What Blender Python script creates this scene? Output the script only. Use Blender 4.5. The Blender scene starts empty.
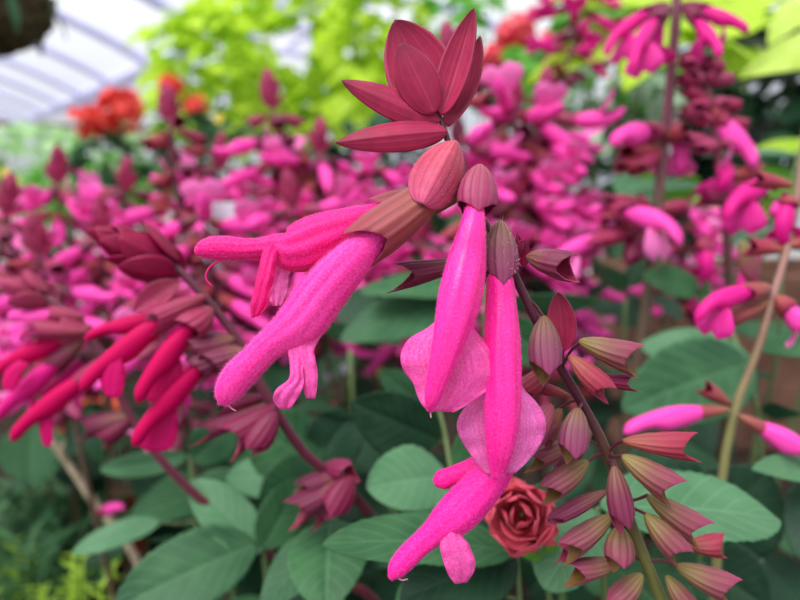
import bpy, math, random
import numpy as np
from mathutils import Vector, Matrix

random.seed(7)
RNG = np.random.default_rng(7)
scene = bpy.context.scene
COL = scene.collection

# ------------------------------------------------------------------ camera, world, sun, exposure
CAM = np.array([0.0, 0.0, 1.2])
PITCH = math.radians(11.8)
FW = np.array([0, math.cos(PITCH), -math.sin(PITCH)])
UP = np.array([0, math.sin(PITCH), math.cos(PITCH)])
RT = np.array([1.0, 0, 0])
cam_data = bpy.data.cameras.new('camera')
cam_data.lens = 27
cam_data.sensor_width = 36
cam_data.clip_start = 0.01
cam_data.clip_end = 200
cam_data.dof.use_dof = True
cam_data.dof.focus_distance = 0.121
cam_data.dof.aperture_fstop = 10.5
cam = bpy.data.objects.new('camera', cam_data)
cam.location = CAM
cam.rotation_euler = (math.pi / 2 - PITCH, 0, 0)
COL.objects.link(cam)
scene.camera = cam

world = bpy.data.worlds.new('world')
scene.world = world
world.use_nodes = True
wn = world.node_tree.nodes
wl = world.node_tree.links
bg = wn['Background']
tc = wn.new('ShaderNodeTexCoord')
sx = wn.new('ShaderNodeSeparateXYZ')
wl.new(tc.outputs['Generated'], sx.inputs[0])
wr = wn.new('ShaderNodeValToRGB')
wr.color_ramp.elements[0].position = 0.0
wr.color_ramp.elements[0].color = (0.42, 0.45, 0.5, 1)
wr.color_ramp.elements[1].position = 0.3
wr.color_ramp.elements[1].color = (1.02, 1.04, 1.1, 1)
wl.new(sx.outputs['Z'], wr.inputs[0])
wl.new(wr.outputs[0], bg.inputs['Color'])
bg.inputs['Strength'].default_value = 1.05

sun_data = bpy.data.lights.new('sun', 'SUN')
sun_data.energy = 4.8
sun_data.angle = math.radians(45)
sun_data.color = (1.0, 0.97, 0.93)
sun = bpy.data.objects.new('sun', sun_data)
sun.rotation_euler = (math.radians(20), math.radians(-22), 0)
sun.location = (-1, -1, 6)
COL.objects.link(sun)

vs = scene.view_settings
vs.view_transform = 'Standard'
vs.look = 'None'
vs.gamma = 1
vs.use_curve_mapping = False
vs.exposure = 0.14
scene.cycles.use_denoising = True
scene.cycles.transparent_max_bounces = 12

SOIL = 0.74


# ------------------------------------------------------------------ helpers
def P(px, py, d):
    return CAM + d * (FW + (px - 400) / 600 * RT - (py - 300) / 600 * UP)


def lin(c):
    return tuple(((v / 255) / 12.92 if v / 255 <= 0.04045 else ((v / 255 + 0.055) / 1.055) ** 2.4) for v in c)


def norm(v):
    v = np.asarray(v, float)
    return v / (np.linalg.norm(v) + 1e-12)


def imgvec(x, y, toward=0.0):
    """direction given as seen: x to the right, y downwards, toward = towards the viewer"""
    return norm(x * RT - y * UP - toward * FW)


def cr(pts, n):
    """Catmull-Rom through rows of pts, n samples, by chord length of the first three columns"""
    pts = np.asarray(pts, float)
    k = len(pts)
    if k == 2:
        t = np.linspace(0, 1, n)[:, None]
        return pts[0] * (1 - t) + pts[1] * t
    seg = np.linalg.norm(np.diff(pts[:, :3], axis=0), axis=1) + 1e-9
    cum = np.concatenate([[0], np.cumsum(seg)])
    out = []
    for u in np.linspace(0, cum[-1], n):
        i = min(max(np.searchsorted(cum, u) - 1, 0), k - 2)
        t = (u - cum[i]) / seg[i]
        p1, p2 = pts[i], pts[i + 1]
        h = seg[i]
        m1 = (p2 - p1) / h if i == 0 else (p2 - pts[i - 1]) / (h + seg[i - 1])
        m2 = (p2 - p1) / h if i == k - 2 else (pts[i + 2] - p1) / (h + seg[i + 1])
        t2, t3 = t * t, t * t * t
        out.append((2 * t3 - 3 * t2 + 1) * p1 + (t3 - 2 * t2 + t) * h * m1 + (-2 * t3 + 3 * t2) * p2 + (t3 - t2) * h * m2)
    return np.array(out)


def mesh(name, V, F, mats, uv=None, midx=None, smooth=True):
    me = bpy.data.meshes.new(name)
    me.from_pydata([tuple(v) for v in V], [], [tuple(f) for f in F])
    for m in (mats if isinstance(mats, (list, tuple)) else [mats]):
        me.materials.append(m)
    if uv is not None:
        lay = me.uv_layers.new(name='UVMap')
        li = np.empty(len(me.loops), dtype=np.int32)
        me.loops.foreach_get('vertex_index', li)
        lay.data.foreach_set('uv', np.asarray(uv, dtype=np.float32)[li].ravel())
    if midx is not None:
        me.polygons.foreach_set('material_index', np.asarray(midx, dtype=np.int32))
    if smooth:
        me.polygons.foreach_set('use_smooth', np.ones(len(me.polygons), dtype=bool))
    me.update()
    return me


def link(name, me, parent=None, matrix=None):
    o = bpy.data.objects.new(name, me)
    COL.objects.link(o)
    if parent is not None:
        o.parent = parent
    if matrix is not None:
        o.matrix_basis = matrix
    return o


def rootloc(o):
    while o.parent is not None:
        o = o.parent
    return np.array(o.location)


def obj(name, V, F, mats, parent=None, uv=None, midx=None, smooth=True, solid=0):
    V = np.asarray(V, float)
    if parent is not None:
        V = V - rootloc(parent)
    o = link(name, mesh(name, V, F, mats, uv, midx, smooth), parent)
    if solid:
        s = o.modifiers.new('thickness', 'SOLIDIFY')
        s.thickness = solid
        s.offset = 0
    return o


def thing(name, label, cat, loc, group=None):
    o = bpy.data.objects.new(name, None)
    o.empty_display_size = 0.02
    COL.objects.link(o)
    o.location = tuple(loc)
    o['label'] = label
    o['category'] = cat
    if group:
        o['group'] = group
    return o


def tag(o, label, cat, group=None):
    o['label'] = label
    o['category'] = cat
    if group:
        o['group'] = group
    return o


def struct(name, V, F, mat, uv=None, smooth=False, solid=0):
    o = obj(name, V, F, mat, None, uv, None, smooth, solid)
    o['kind'] = 'structure'
    return o


def grid_faces(n, m, closed=False, off=0):
    F = []
    mm = m if closed else m - 1
    for i in range(n - 1):
        for j in range(mm):
            a = off + i * m + j
            b = off + i * m + (j + 1) % m
            F.append((a, b, b + m, a + m))
    return F


class MB:
    """collects shapes of one part into one mesh"""
    def __init__(self):
        self.V, self.F, self.U, self.I = [], [], [], []

    def add(self, V, F, uv=None, mi=0):
        o = len(self.V)
        self.V += [tuple(v) for v in V]
        self.F += [tuple(i + o for i in f) for f in F]
        self.U += [tuple(u) for u in uv] if uv is not None else [(0.5, 0.5)] * len(V)
        self.I += [mi] * len(F)

    def build(self, name, mats, parent=None, smooth=True):
        return obj(name, self.V, self.F, mats, parent, self.U, self.I, smooth)

    def mesh(self, name, mats, smooth=True):
        return mesh(name, self.V, self.F, mats, self.U, self.I, smooth)


def tube_geo(pts, n, m):
    """pts rows x,y,z,r -> V,F,uv"""
    c = cr(pts, n)
    pos, r = c[:, :3], np.maximum(c[:, 3], 1e-5)
    T = np.gradient(pos, axis=0)
    V, U = [], []
    ref = np.array([0.31, -0.85, 0.42])
    for i in range(n):
        t = norm(T[i])
        a = norm(np.cross(t, ref))
        b = np.cross(t, a)
        for j in range(m):
            th = 2 * math.pi * j / m
            V.append(pos[i] + r[i] * (math.cos(th) * a + math.sin(th) * b))
            U.append((j / m, i / (n - 1)))
    F = grid_faces(n, m, True)
    V.append(pos[0]); U.append((0.5, 0)); V.append(pos[-1]); U.append((0.5, 1))
    k = n * m
    for j in range(m):
        F.append((k, (j + 1) % m, j))
        F.append((k + 1, (n - 1) * m + j, (n - 1) * m + (j + 1) % m))
    return V, F, U


def tube(name, pts, mat, parent, n=24, m=8):
    V, F, U = tube_geo(pts, n, m)
    return obj(name, V, F, mat, parent, U)


def sweep_geo(ctrl, n=64, m=32, ridge=0.0, nr=7):
    """ctrl rows px,py,depth,half width px[,half thickness px]"""
    rows = []
    for c in ctrl:
        px, py, d, hw = c[:4]
        ht = c[4] if len(c) > 4 else hw * 0.88
        rows.append(np.concatenate([P(px, py, d), [hw * d / 600, ht * d / 600]]))
    c = cr(rows, n)
    pos = c[:, :3]
    T = np.gradient(pos, axis=0)
    V, U = [], []
    for i in range(n):
        t = norm(T[i])
        v = norm(pos[i] - CAM)
        a = norm(np.cross(t, v))
        b = np.cross(t, a)
        s = i / (n - 1)
        env = math.sin(math.pi * min(1, s * 1.05)) if ridge else 0
        for j in range(m):
            th = 2 * math.pi * j / m
            k = 1 + ridge * env * math.cos(nr * th + 0.6 * math.sin(3 * s * math.pi))
            V.append(pos[i] + max(c[i, 3], 1e-5) * k * math.cos(th) * a + max(c[i, 4], 1e-5) * k * math.sin(th) * b)
            U.append((j / m, s))
    F = grid_faces(n, m, True)
    V.append(pos[0]); U.append((0.5, 0)); V.append(pos[-1]); U.append((0.5, 1))
    k = n * m
    for j in range(m):
        F.append((k, (j + 1) % m, j))
        F.append((k + 1, (n - 1) * m + j, (n - 1) * m + (j + 1) % m))
    return V, F, U


def petal(name, rows, mat, parent, n=30, m=22, bulge=0.0015, ripple=0.0003, seed=0, solid=0.00022, bow=0.0):
    """rows: xl,yl,xr,yr,depth"""
    rr = []
    for (xl, yl, xr, yr, d) in rows:
        rr.append(np.concatenate([P((xl + xr) / 2, (yl + yr) / 2, d), P(xl, yl, d), P(xr, yr, d)]))
    c = cr(rr, n)
    V, U = [], []
    rg = random.Random(seed)
    ph = [rg.uniform(0, 6.28) for _ in range(4)]
    for i in range(n):
        s = i / (n - 1)
        for j in range(m):
            t = j / (m - 1)
            p = c[i, 3:6] * (1 - t) + c[i, 6:9] * t
            e = abs(2 * t - 1)
            dz = -bulge * (1 - e * e) * math.sin(math.pi * min(1, 0.15 + s * 0.85)) + bow * s * s
            dz += ripple * (e ** 2) * math.sin(9 * s * 3 + ph[0] + 3 * t) + 0.5 * ripple * math.sin(14 * t + ph[1] + 4 * s)
            v = norm(p - CAM)
            V.append(p + v * dz)
            U.append((t, s))
    return obj(name, V, grid_faces(n, m), mat, parent, U, solid=solid)


def fuzz(parent, mat, n, length, seed=0, width=0.00003):
    """short soft hairs over the parent part's surface: one mesh"""
    me = parent.data
    rg = np.random.default_rng(seed)
    V = np.array([v.co[:] for v in me.vertices])
    polys = [p for p in me.polygons if len(p.vertices) == 4]
    ar = np.array([p.area for p in polys])
    idx = rg.choice(len(polys), n, p=ar / ar.sum())
    ov, of = [], []
    for k in idx:
        p = polys[k]
        q = V[list(p.vertices)]
        a, b = rg.random(2)
        pos = q[0] * (1 - a) * (1 - b) + q[1] * a * (1 - b) + q[2] * a * b + q[3] * (1 - a) * b
        nn = norm(np.array(p.normal[:]) + rg.normal(0, 0.35, 3))
        L = length * rg.uniform(0.5, 1.15)
        s = norm(np.cross(nn, rg.normal(0, 1, 3))) * width
        o = len(ov)
        ov += [pos - s, pos + s, pos + nn * L]
        of.append((o, o + 1, o + 2))
    o = link('fuzz', mesh('fuzz', ov, of, mat), parent)
    o['kind'] = 'stuff'
    return o


PROFILES = {
    'ovate': lambda s: (s ** 0.62) * ((1 - s) ** 0.72),
    'lance': lambda s: (s ** 0.8) * ((1 - s) ** 0.9),
    'bract': lambda s: (s ** 0.55) * ((1 - s) ** 0.8),
    'egg': lambda s: (s ** 0.5) * ((1 - s) ** 0.5),
    'heart': lambda s: (s ** 0.35) * ((1 - s) ** 0.85),
}


def leaf_geo(base, tip, hw, nrm, prof='ovate', cup=0.0, curl=0.0, serr=0.0, wave=0.0, n=26, m=15, lobes=0.0, seed=0, crease=0.06):
    base, tip = np.asarray(base, float), np.asarray(tip, float)
    T = tip - base
    L = np.linalg.norm(T)
    t = T / L
    N = norm(nrm - np.dot(nrm, t) * t)
    S = np.cross(t, N)
    f = PROFILES[prof]
    mx = max(f(s) for s in np.linspace(0.01, 0.99, 60))
    rg = random.Random(seed)
    ph = rg.uniform(0, 6.28)
    V, U = [], []
    for i in range(n):
        s = i / (n - 1)
        w = max(f(min(max(s, 0.004), 0.996)) / mx, 0.0)
        if i in (0, n - 1):
            w *= 0.3
        if lobes:
            w *= 1 + lobes * math.cos(s * 2 * math.pi * 2.5 + 0.4)
        c = base + T * s + N * (curl * L * 4 * s * (1 - s))
        for j in range(m):
            q = 2 * j / (m - 1) - 1
            e = abs(q)
            ww = w * hw
            if serr and e > 0.85:
                ww *= 1 + serr * (2 * ((s * 17) % 1) - 1)
            off = cup * ww * (e ** 1.6) - crease * hw * w * max(0, 1 - e * 5) + wave * hw * e * e * math.sin(11 * s + ph + (2.1 if q > 0 else 0))
            V.append(c + S * ww * q + N * off)
            U.append((q * 0.5 + 0.5, s))
    return V, grid_faces(n, m), U


def leaf_px(parent, name, base, tip, hw, mat, roll=0.0, tilt=0.0, solid=0.0003, **kw):
    """base/tip (px,py,d); hw half width in pixels at the base depth; roll about the leaf axis in degrees"""
    b, t = P(*base), P(*tip)
    ax = norm(t - b)
    N = norm(-norm((b + t) / 2 - CAM))
    N = norm(N - np.dot(N, ax) * ax)
    N = np.array(Matrix.Rotation(math.radians(roll), 3, Vector(ax)) @ Vector(N))
    V, F, U = leaf_geo(b, t, hw * (base[2] + tip[2]) / 1200, N, **kw)
    return obj(name, V, F, mat, parent, U, solid=solid)


def frame(base, mouth, up):
    z = norm(np.asarray(mouth) - np.asarray(base))
    y = norm(up - np.dot(up, z) * z)
    x = np.cross(y, z)
    return x, y, z


def mat4(x, y, z, o, sx_=1, sy_=1, sz_=1):
    return Matrix(((x[0] * sx_, y[0] * sy_, z[0] * sz_, o[0]), (x[1] * sx_, y[1] * sy_, z[1] * sz_, o[1]),
                   (x[2] * sx_, y[2] * sy_, z[2] * sz_, o[2]), (0, 0, 0, 1)))


# ------------------------------------------------------------------ materials
class NT:
    def __init__(self, name):
        self.m = bpy.data.materials.new(name)
        self.m.use_nodes = True
        self.t = self.m.node_tree
        self.t.nodes.clear()

    def n(self, typ, **kw):
        nd = self.t.nodes.new(typ)
        for k, v in kw.items():
            setattr(nd, k, v)
        return nd

    def l(self, a, b):
        self.t.links.new(a, b)

    def math(self, op, a, b=None, clamp=False):
        nd = self.n('ShaderNodeMath', operation=op)
        nd.use_clamp = clamp
        for i, v in enumerate((a, b)):
            if v is None:
                continue
            if hasattr(v, 'links'):
                self.l(v, nd.inputs[i])
            else:
                nd.inputs[i].default_value = v
        return nd.outputs[0]

    def mix(self, fac, a, b):
        nd = self.n('ShaderNodeMix', data_type='RGBA')
        for s, v in ((nd.inputs[0], fac), (nd.inputs[6], a), (nd.inputs[7], b)):
            if hasattr(v, 'links'):
                self.l(v, s)
            elif isinstance(v, (int, float)):
                s.default_value = v
            else:
                s.default_value = (*v, 1)
        return nd.outputs[2]

    def ramp(self, fac, stops):
        nd = self.n('ShaderNodeValToRGB')
        e = nd.color_ramp.elements
        while len(e) < len(stops):
            e.new(0.5)
        for k, (p, c) in enumerate(stops):
            e[k].position = p
            e[k].color = (*c, 1) if len(c) == 3 else c
        self.l(fac, nd.inputs[0])
        return nd.outputs[0]

    def noise(self, scale, detail=3, vec=None, rough=0.55):
        nd = self.n('ShaderNodeTexNoise')
        nd.inputs['Scale'].default_value = scale
        nd.inputs['Detail'].default_value = detail
        nd.inputs['Roughness'].default_value = rough
        if vec is not None:
            self.l(vec, nd.inputs['Vector'])
        return nd.outputs['Fac']

    def bump(self, h, strength, dist):
        nd = self.n('ShaderNodeBump')
        nd.inputs['Strength'].default_value = strength
        nd.inputs['Distance'].default_value = dist
        self.l(h, nd.inputs['Height'])
        return nd.outputs[0]

    def finish(self, color, rough=0.5, spec=0.4, trans=0.0, tcol=None, sheen=0.0, shcol=(1, 0.6, 0.9), nrm=None, emit=None):
        b = self.n('ShaderNodeBsdfPrincipled')
        out = self.n('ShaderNodeOutputMaterial')
        if hasattr(color, 'links'):
            self.l(color, b.inputs['Base Color'])
        else:
            b.inputs['Base Color'].default_value = (*color, 1)
        b.inputs['Roughness'].default_value = rough
        b.inputs['Specular IOR Level'].default_value = spec
        if sheen:
            b.inputs['Sheen Weight'].default_value = sheen
            b.inputs['Sheen Roughness'].default_value = 0.35
            b.inputs['Sheen Tint'].default_value = (*shcol, 1)
        if nrm is not None:
            self.l(nrm, b.inputs['Normal'])
        sh = b.outputs[0]
        if trans:
            tr = self.n('ShaderNodeBsdfTranslucent')
            tcc = tcol if tcol is not None else color
            if hasattr(tcc, 'links'):
                self.l(tcc, tr.inputs['Color'])
            else:
                tr.inputs['Color'].default_value = (*tcc, 1)
            mx = self.n('ShaderNodeMixShader')
            mx.inputs[0].default_value = trans
            self.l(sh, mx.inputs[1]); self.l(tr.outputs[0], mx.inputs[2])
            sh = mx.outputs[0]
        self.l(sh, out.inputs[0])
        return self.m

    def uv(self):
        u = self.n('ShaderNodeUVMap')
        s = self.n('ShaderNodeSeparateXYZ')
        self.l(u.outputs[0], s.inputs[0])
        return s.outputs[0], s.outputs[1], u.outputs[0]

    def objcoord(self):
        return self.n('ShaderNodeTexCoord').outputs['Object']


def m_petal(name, c1, c2, streak=0.35, nst=9, sheen=0.12, trans=0.16, fine=True, rough=0.55, spec=0.25):
    """velvety petal: streaks along its length, fine mottle"""
    t = NT(name)
    u, v, uvv = t.uv()
    mp = t.n('ShaderNodeMapping')
    t.l(uvv, mp.inputs[0])
    mp.inputs['Scale'].default_value = (nst, 0.7, 1)
    st = t.noise(2.2, 3, mp.outputs[0])
    k = t.math('MULTIPLY', t.math('SUBTRACT', st, 0.42, True), streak * 6, True)
    col = t.mix(k, lin(c1), lin(c2))
    if fine:
        fn = t.noise(2200, 2, t.objcoord())
        col = t.mix(t.math('MULTIPLY', t.math('SUBTRACT', fn, 0.45, True), 1.6, True), col, lin(tuple(min(255, x * 1.05 + 18) for x in c2)))
        nr = t.bump(t.math('ADD', fn, t.math('MULTIPLY', st, 0.8)), 0.35, 0.0004)
    else:
        nr = None
    return t.finish(col, rough, spec, trans, None, sheen, (1, 0.55, 0.9), nr)


def m_veined(name, c1, c2, n=7, rough=0.5, trans=0.25, sheen=0.15, tipc=None, spec=0.3):
    """bract: parallel veins"""
    t = NT(name)
    u, v, uvv = t.uv()
    d = t.math('ABSOLUTE', t.math('SUBTRACT', u, 0.5))
    w = t.math('SINE', t.math('MULTIPLY', u, n * 2 * math.pi))
    w = t.math('POWER', t.math('MULTIPLY', t.math('ADD', w, 1), 0.5), 5)
    ns = t.noise(260, 3, t.objcoord())
    col = t.mix(t.math('MULTIPLY', w, 0.25), lin(c1), lin(c2))
    col = t.mix(t.math('MULTIPLY', t.math('SUBTRACT', ns, 0.4, True), 2.2, True), col, lin(tuple(x * 0.82 for x in c1)))
    mid = t.math('LESS_THAN', d, 0.018)
    col = t.mix(t.math('MULTIPLY', mid, 0.5), col, lin(c2))
    if tipc is not None:
        col = t.mix(t.math('POWER', v, 6), col, lin(tipc))
    nr = t.bump(w, 0.15, 0.0003)
    return t.finish(col, rough, spec, trans, None, sheen, (1, 0.75, 0.85), nr)


def m_calyx(name, cbase, cmid, ctip, vein, nv=13, trans=0.15, vs_=0.5, clow=(136, 84, 52), lowmix=0.0, dk=0.9):
    t = NT(name)
    cbase, cmid, ctip, vein = (tuple(x * dk for x in c) for c in (cbase, cmid, ctip, vein))
    u, v, uvv = t.uv()
    base = t.ramp(v, [(0.05, lin(cbase)), (0.45, lin(cmid)), (0.9, lin(ctip))])
    w = t.math('SINE', t.math('MULTIPLY', u, nv * 2 * math.pi))
    w = t.math('POWER', t.math('MULTIPLY', t.math('ADD', w, 1), 0.5), 3)
    low = t.math('MULTIPLY', t.math('MULTIPLY', t.math('SUBTRACT', u, 0.54, True), 20, True), t.math('MULTIPLY', t.math('SUBTRACT', 0.96, u, True), 20, True))
    base = t.mix(t.math('MULTIPLY', low, lowmix), base, lin(clow))
    col = t.mix(t.math('MULTIPLY', w, vs_), base, lin(vein))
    ns = t.noise(500, 3, t.objcoord())
    col = t.mix(t.math('MULTIPLY', t.math('SUBTRACT', ns, 0.5, True), 1.5, True), col, lin(tuple(min(255, x * 1.25 + 10) for x in cmid)))
    nr = t.bump(w, 0.25, -0.0003)
    return t.finish(col, 0.5, 0.3, trans, None, 0.12, (1, 0.8, 0.9), nr)


def m_leaf(name, c1, c2, vein, nvein=8, trans=0.25, rough=0.5, spec=0.28, sheen=0.0, vk=0.55):
    t = NT(name)
    if 'sage' in name:
        c1, c2, vein = (tuple(x * f for x, f in zip(c, (.8, .85, .8))) for c in (c1, c2, vein))
    u, v, uvv = t.uv()
    d = t.math('ABSOLUTE', t.math('SUBTRACT', u, 0.5))
    lat = t.math('SUBTRACT', v, t.math('MULTIPLY', d, 0.55))
    w = t.math('SINE', t.math('MULTIPLY', lat, nvein * 2 * math.pi))
    w = t.math('POWER', t.math('MULTIPLY', t.math('ADD', w, 1), 0.5), 14)
    mid = t.math('MULTIPLY', t.math('SUBTRACT', 0.03, d, True), 40, True)
    vk_ = t.math('MAXIMUM', t.math('MULTIPLY', w, 0.6), mid)
    ns = t.noise(60, 4, t.objcoord())
    fn = t.noise(1400, 2, t.objcoord())
    col = t.mix(t.math('MULTIPLY', t.math('SUBTRACT', ns, 0.35, True), 2.6, True), lin(c1), lin(c2))
    col = t.mix(t.math('MULTIPLY', vk_, vk), col, lin(vein))
    h = t.math('ADD', t.math('MULTIPLY', vk_, -1.0), t.math('MULTIPLY', fn, 0.4))
    nr = t.bump(h, 0.35, 0.0006)
    return t.finish(col, rough, spec, trans, None, sheen, (0.9, 1, 0.95), nr)


def m_plain(name, c, rough=0.6, spec=0.3, trans=0.0, var=0.25, scale=40, sheen=0.0, bump=0.0):
    t = NT(name)
    ns = t.noise(scale, 4, t.objcoord())
    col = t.mix(t.math('MULTIPLY', t.math('SUBTRACT', ns, 0.3, True), 2.2, True), lin(tuple(x * (1 - var) for x in c)), lin(tuple(min(255, x * (1 + var * 0.6)) for x in c)))
    nr = t.bump(ns, bump, 0.004) if bump else None
    return t.finish(col, rough, spec, trans, None, sheen, (1, 1, 1), nr)


def m_stem(name, c_top, c_bot):
    t = NT(name)
    u, v, uvv = t.uv()
    ns = t.noise(300, 3, t.objcoord())
    col = t.ramp(v, [(0.15, lin(c_top)), (0.25, lin(c_bot))])
    col = t.mix(t.math('MULTIPLY', ns, 0.35), col, lin(tuple(x * 0.55 for x in c_top)))
    return t.finish(col, 0.45, 0.4, 0, None, 0.2, (1, 0.7, 0.8))


M = {}
M['petal'] = m_petal('velvet_pink_petal', (238, 14, 140), (246, 60, 178), 0.3)
M['petal_deep'] = m_petal('deep_pink_petal', (226, 0, 112), (242, 50, 160), 0.3, sheen=0.15)
M['petal_soft'] = m_petal('soft_pink_petal', (238, 34, 146), (246, 84, 184), 0.4, sheen=0.15)
M['petal_front'] = m_petal('glowing_pink_petal', (250, 6, 140), (252, 46, 180), 0.45, nst=7, rough=.38, spec=.6)
M['lip'] = m_petal('pale_pink_lip', (244, 74, 172), (250, 128, 206), 0.35, nst=14, sheen=0.1, trans=0.35)
M['lip_pale'] = m_petal('mauve_pink_lip', (236, 96, 184), (246, 150, 214), 0.35, nst=14, sheen=0.1, trans=0.35)
M['lip_deep'] = m_petal('deep_pink_lip', (228, 8, 116), (240, 50, 150), 0.3, nst=12, sheen=0.1, trans=0.35)
M['petal_red'] = m_petal('crimson_pink_petal', (190, 0, 80), (204, 0, 100), 0.25, fine=False, sheen=0, rough=.6, spec=.12)
M['lip_red'] = m_petal('crimson_pink_lip', (214, 0, 110), (230, 16, 136), 0.3, fine=False, sheen=0, trans=0.4)
M['petal_bg'] = m_petal('bright_pink_petal', (240, 62, 168), (246, 110, 198), 0.3, fine=False)
M['lip_bg'] = m_petal('light_pink_lip', (244, 126, 202), (250, 178, 226), 0.3, fine=False, trans=0.4)
M['petal_mag'] = m_petal('magenta_petal', (212, 8, 126), (230, 50, 160), 0.3, fine=False)
M['lip_mag'] = m_petal('magenta_lip', (222, 40, 150), (238, 90, 190), 0.3, fine=False, trans=0.4)
M['hair'] = NT('petal_hair').finish(lin((250, 130, 205)), 0.6, 0.2, 0.5)
M['hair_grey'] = NT('calyx_hair').finish(lin((225, 170, 185)), 0.6, 0.2, 0.5)
M['style'] = NT('style_pale').finish(lin((228, 150, 190)), 0.4, 0.5, 0.3)
M['bract'] = m_veined('rose_bract', (170, 34, 78), (188, 66, 100), 6, tipc=(110, 14, 46))
M['bract_soft'] = m_veined('dusky_pink_bract', (176, 62, 104), (190, 86, 122), 5)
M['bract_dark'] = m_veined('crimson_bract', (146, 0, 62), (164, 12, 78), 5, sheen=0)
M['bract_egg'] = m_calyx('rosy_bract', (200, 84, 104), (192, 70, 100), (196, 74, 116), (150, 44, 76), 7, vs_=.4, dk=.97)
M['cal_pink'] = m_calyx('pink_calyx', (176, 86, 104), (178, 66, 108), (176, 50, 106), (116, 40, 70), 13)
M['cal_brown'] = m_calyx('tan_calyx', (160, 108, 74), (164, 80, 78), (166, 56, 80), (132, 54, 66), 11)
M['cal_grey'] = m_calyx('mauve_calyx', (158, 124, 92), (146, 74, 100), (158, 50, 108), (96, 40, 68), 13, lowmix=.3)
M['cal_rose'] = m_calyx('rose_calyx', (176, 104, 78), (174, 62, 80), (160, 26, 70), (130, 36, 64), 11, lowmix=.35, clow=(150, 60, 50))
M['cal_olive'] = m_calyx('olive_calyx', (150, 142, 70), (146, 84, 84), (160, 38, 98), (104, 50, 64), 11, lowmix=.6, clow=(132, 80, 48))
M['cal_plum'] = m_calyx('plum_calyx', (146, 104, 80), (128, 44, 76), (116, 24, 66), (84, 18, 50), 11)
M['cal_maroon'] = m_calyx('maroon_calyx', (120, 24, 62), (132, 24, 70), (140, 22, 78), (90, 10, 46), 11)
M['cal_dusk'] = m_calyx('dusky_calyx', (158, 58, 80), (166, 44, 86), (172, 38, 94), (128, 28, 64), 11)
M['in_olive'] = m_plain('olive_inner', (124, 90, 40), 0.5, 0.3, 0.2, 0.3, 400)
M['in_red'] = m_plain('dark_red_inner', (150, 36, 70), 0.45, 0.35, 0.2, 0.3, 400)
M['in_brown'] = m_plain('brown_inner', (120, 56, 40), 0.5, 0.3, 0.2, 0.3, 400)
M['rim'] = m_plain('calyx_rim', (176, 60, 110), 0.5, 0.3, 0.2, 0.2, 400)
M['stem_main'] = m_stem('maroon_to_green_stem', (84, 18, 46), (112, 118, 58))
M['stem_dark'] = m_stem('maroon_stem', (86, 14, 44), (92, 26, 40))
M['stem_bg'] = m_stem('dull_maroon_stem', (110, 46, 66), (84, 70, 50))
M['stem_brown'] = m_stem('brown_stem', (140, 100, 90), (120, 120, 70))
M['stem_green'] = m_stem('green_stem', (96, 120, 66), (70, 90, 50))
M['leaf'] = m_leaf('sage_leaf', (52, 102, 64), (82, 136, 88), (118, 168, 122), vk=0.55)
M['leaf_pale'] = m_leaf('pale_sage_leaf', (90, 142, 102), (112, 160, 120), (146, 190, 152), vk=0.5)
M['leaf_dark'] = m_leaf('shaded_sage_leaf', (28, 64, 44), (46, 90, 62), (70, 114, 84), vk=0.4)  # sage leaf with the shade low among the plants put into its colour
M['leaf_mid'] = m_leaf('mid_sage_leaf', (50, 98, 66), (78, 128, 86), (112, 158, 116), vk=0.5)
M['leaf_fresh'] = m_leaf('fresh_green_leaf', (84, 150, 40), (120, 180, 60), (140, 190, 90), trans=0.4)
M['lime'] = m_leaf('lime_leaf', (184, 220, 48), (212, 236, 84), (210, 236, 110), trans=0.5, vk=0.3)
M['lime_pale'] = m_leaf('pale_lime_leaf', (196, 222, 96), (214, 234, 130), (226, 240, 160), trans=0.5, vk=0.3)
M['green'] = m_leaf('bright_green_leaf', (86, 160, 50), (120, 186, 72), (150, 200, 100), trans=0.45, vk=0.3)
M['palegreen'] = m_leaf('pale_green_leaf', (150, 196, 128), (196, 222, 178), (220, 235, 210), trans=0.4, vk=0.3)
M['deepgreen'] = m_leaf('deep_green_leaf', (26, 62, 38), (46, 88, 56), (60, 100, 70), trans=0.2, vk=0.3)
M['variegated'] = m_leaf('variegated_leaf', (96, 150, 96), (214, 224, 206), (226, 232, 220), trans=0.35, vk=0.3)
M['feathery'] = m_leaf('feathery_leaf', (156, 196, 60), (190, 218, 90), (180, 214, 90), trans=0.4, vk=0.2)
M['grassy'] = m_leaf('grassy_leaf', (50, 96, 56), (84, 130, 80), (96, 140, 92), trans=0.3, vk=0.2)
M['red_flower'] = m_plain('geranium_red', (252, 84, 76), 0.5, 0.2, 0.35, 0.12, 60)
M['coral_flower'] = m_plain('coral_pink', (250, 90, 104), 0.5, 0.2, 0.35, 0.14, 60)
M['rose_flower'] = m_veined('coral_red_petal', (236, 92, 116), (242, 128, 142), 4, trans=0.3)
M['yellow'] = m_plain('yellow_petal', (240, 222, 100), 0.5, 0.2, 0.35, 0.1, 60)
M['white_petal'] = m_plain('white_petal', (238, 234, 246), 0.5, 0.2, 0.4, 0.04, 60)
M['twig'] = m_plain('dry_twig', (176, 160, 136), 0.8, 0.2, 0, 0.25, 300, bump=0.2)
M['soil'] = m_plain('dark_soil', (46, 38, 32), 0.95, 0.1, 0, 0.5, 60, bump=0.8)
M['pot_black'] = m_plain('black_plastic', (34, 32, 34), 0.4, 0.4, 0, 0.15, 30)
M['pot_brown'] = m_plain('brown_plastic', (88, 72, 66), 0.5, 0.4, 0, 0.15, 30)
M['terracotta'] = m_plain('terracotta', (186, 74, 46), 0.75, 0.2, 0, 0.2, 60)
M['pot_white'] = m_plain('white_plastic', (232, 234, 246), 0.4, 0.4, 0.15, 0.03, 30)
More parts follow.
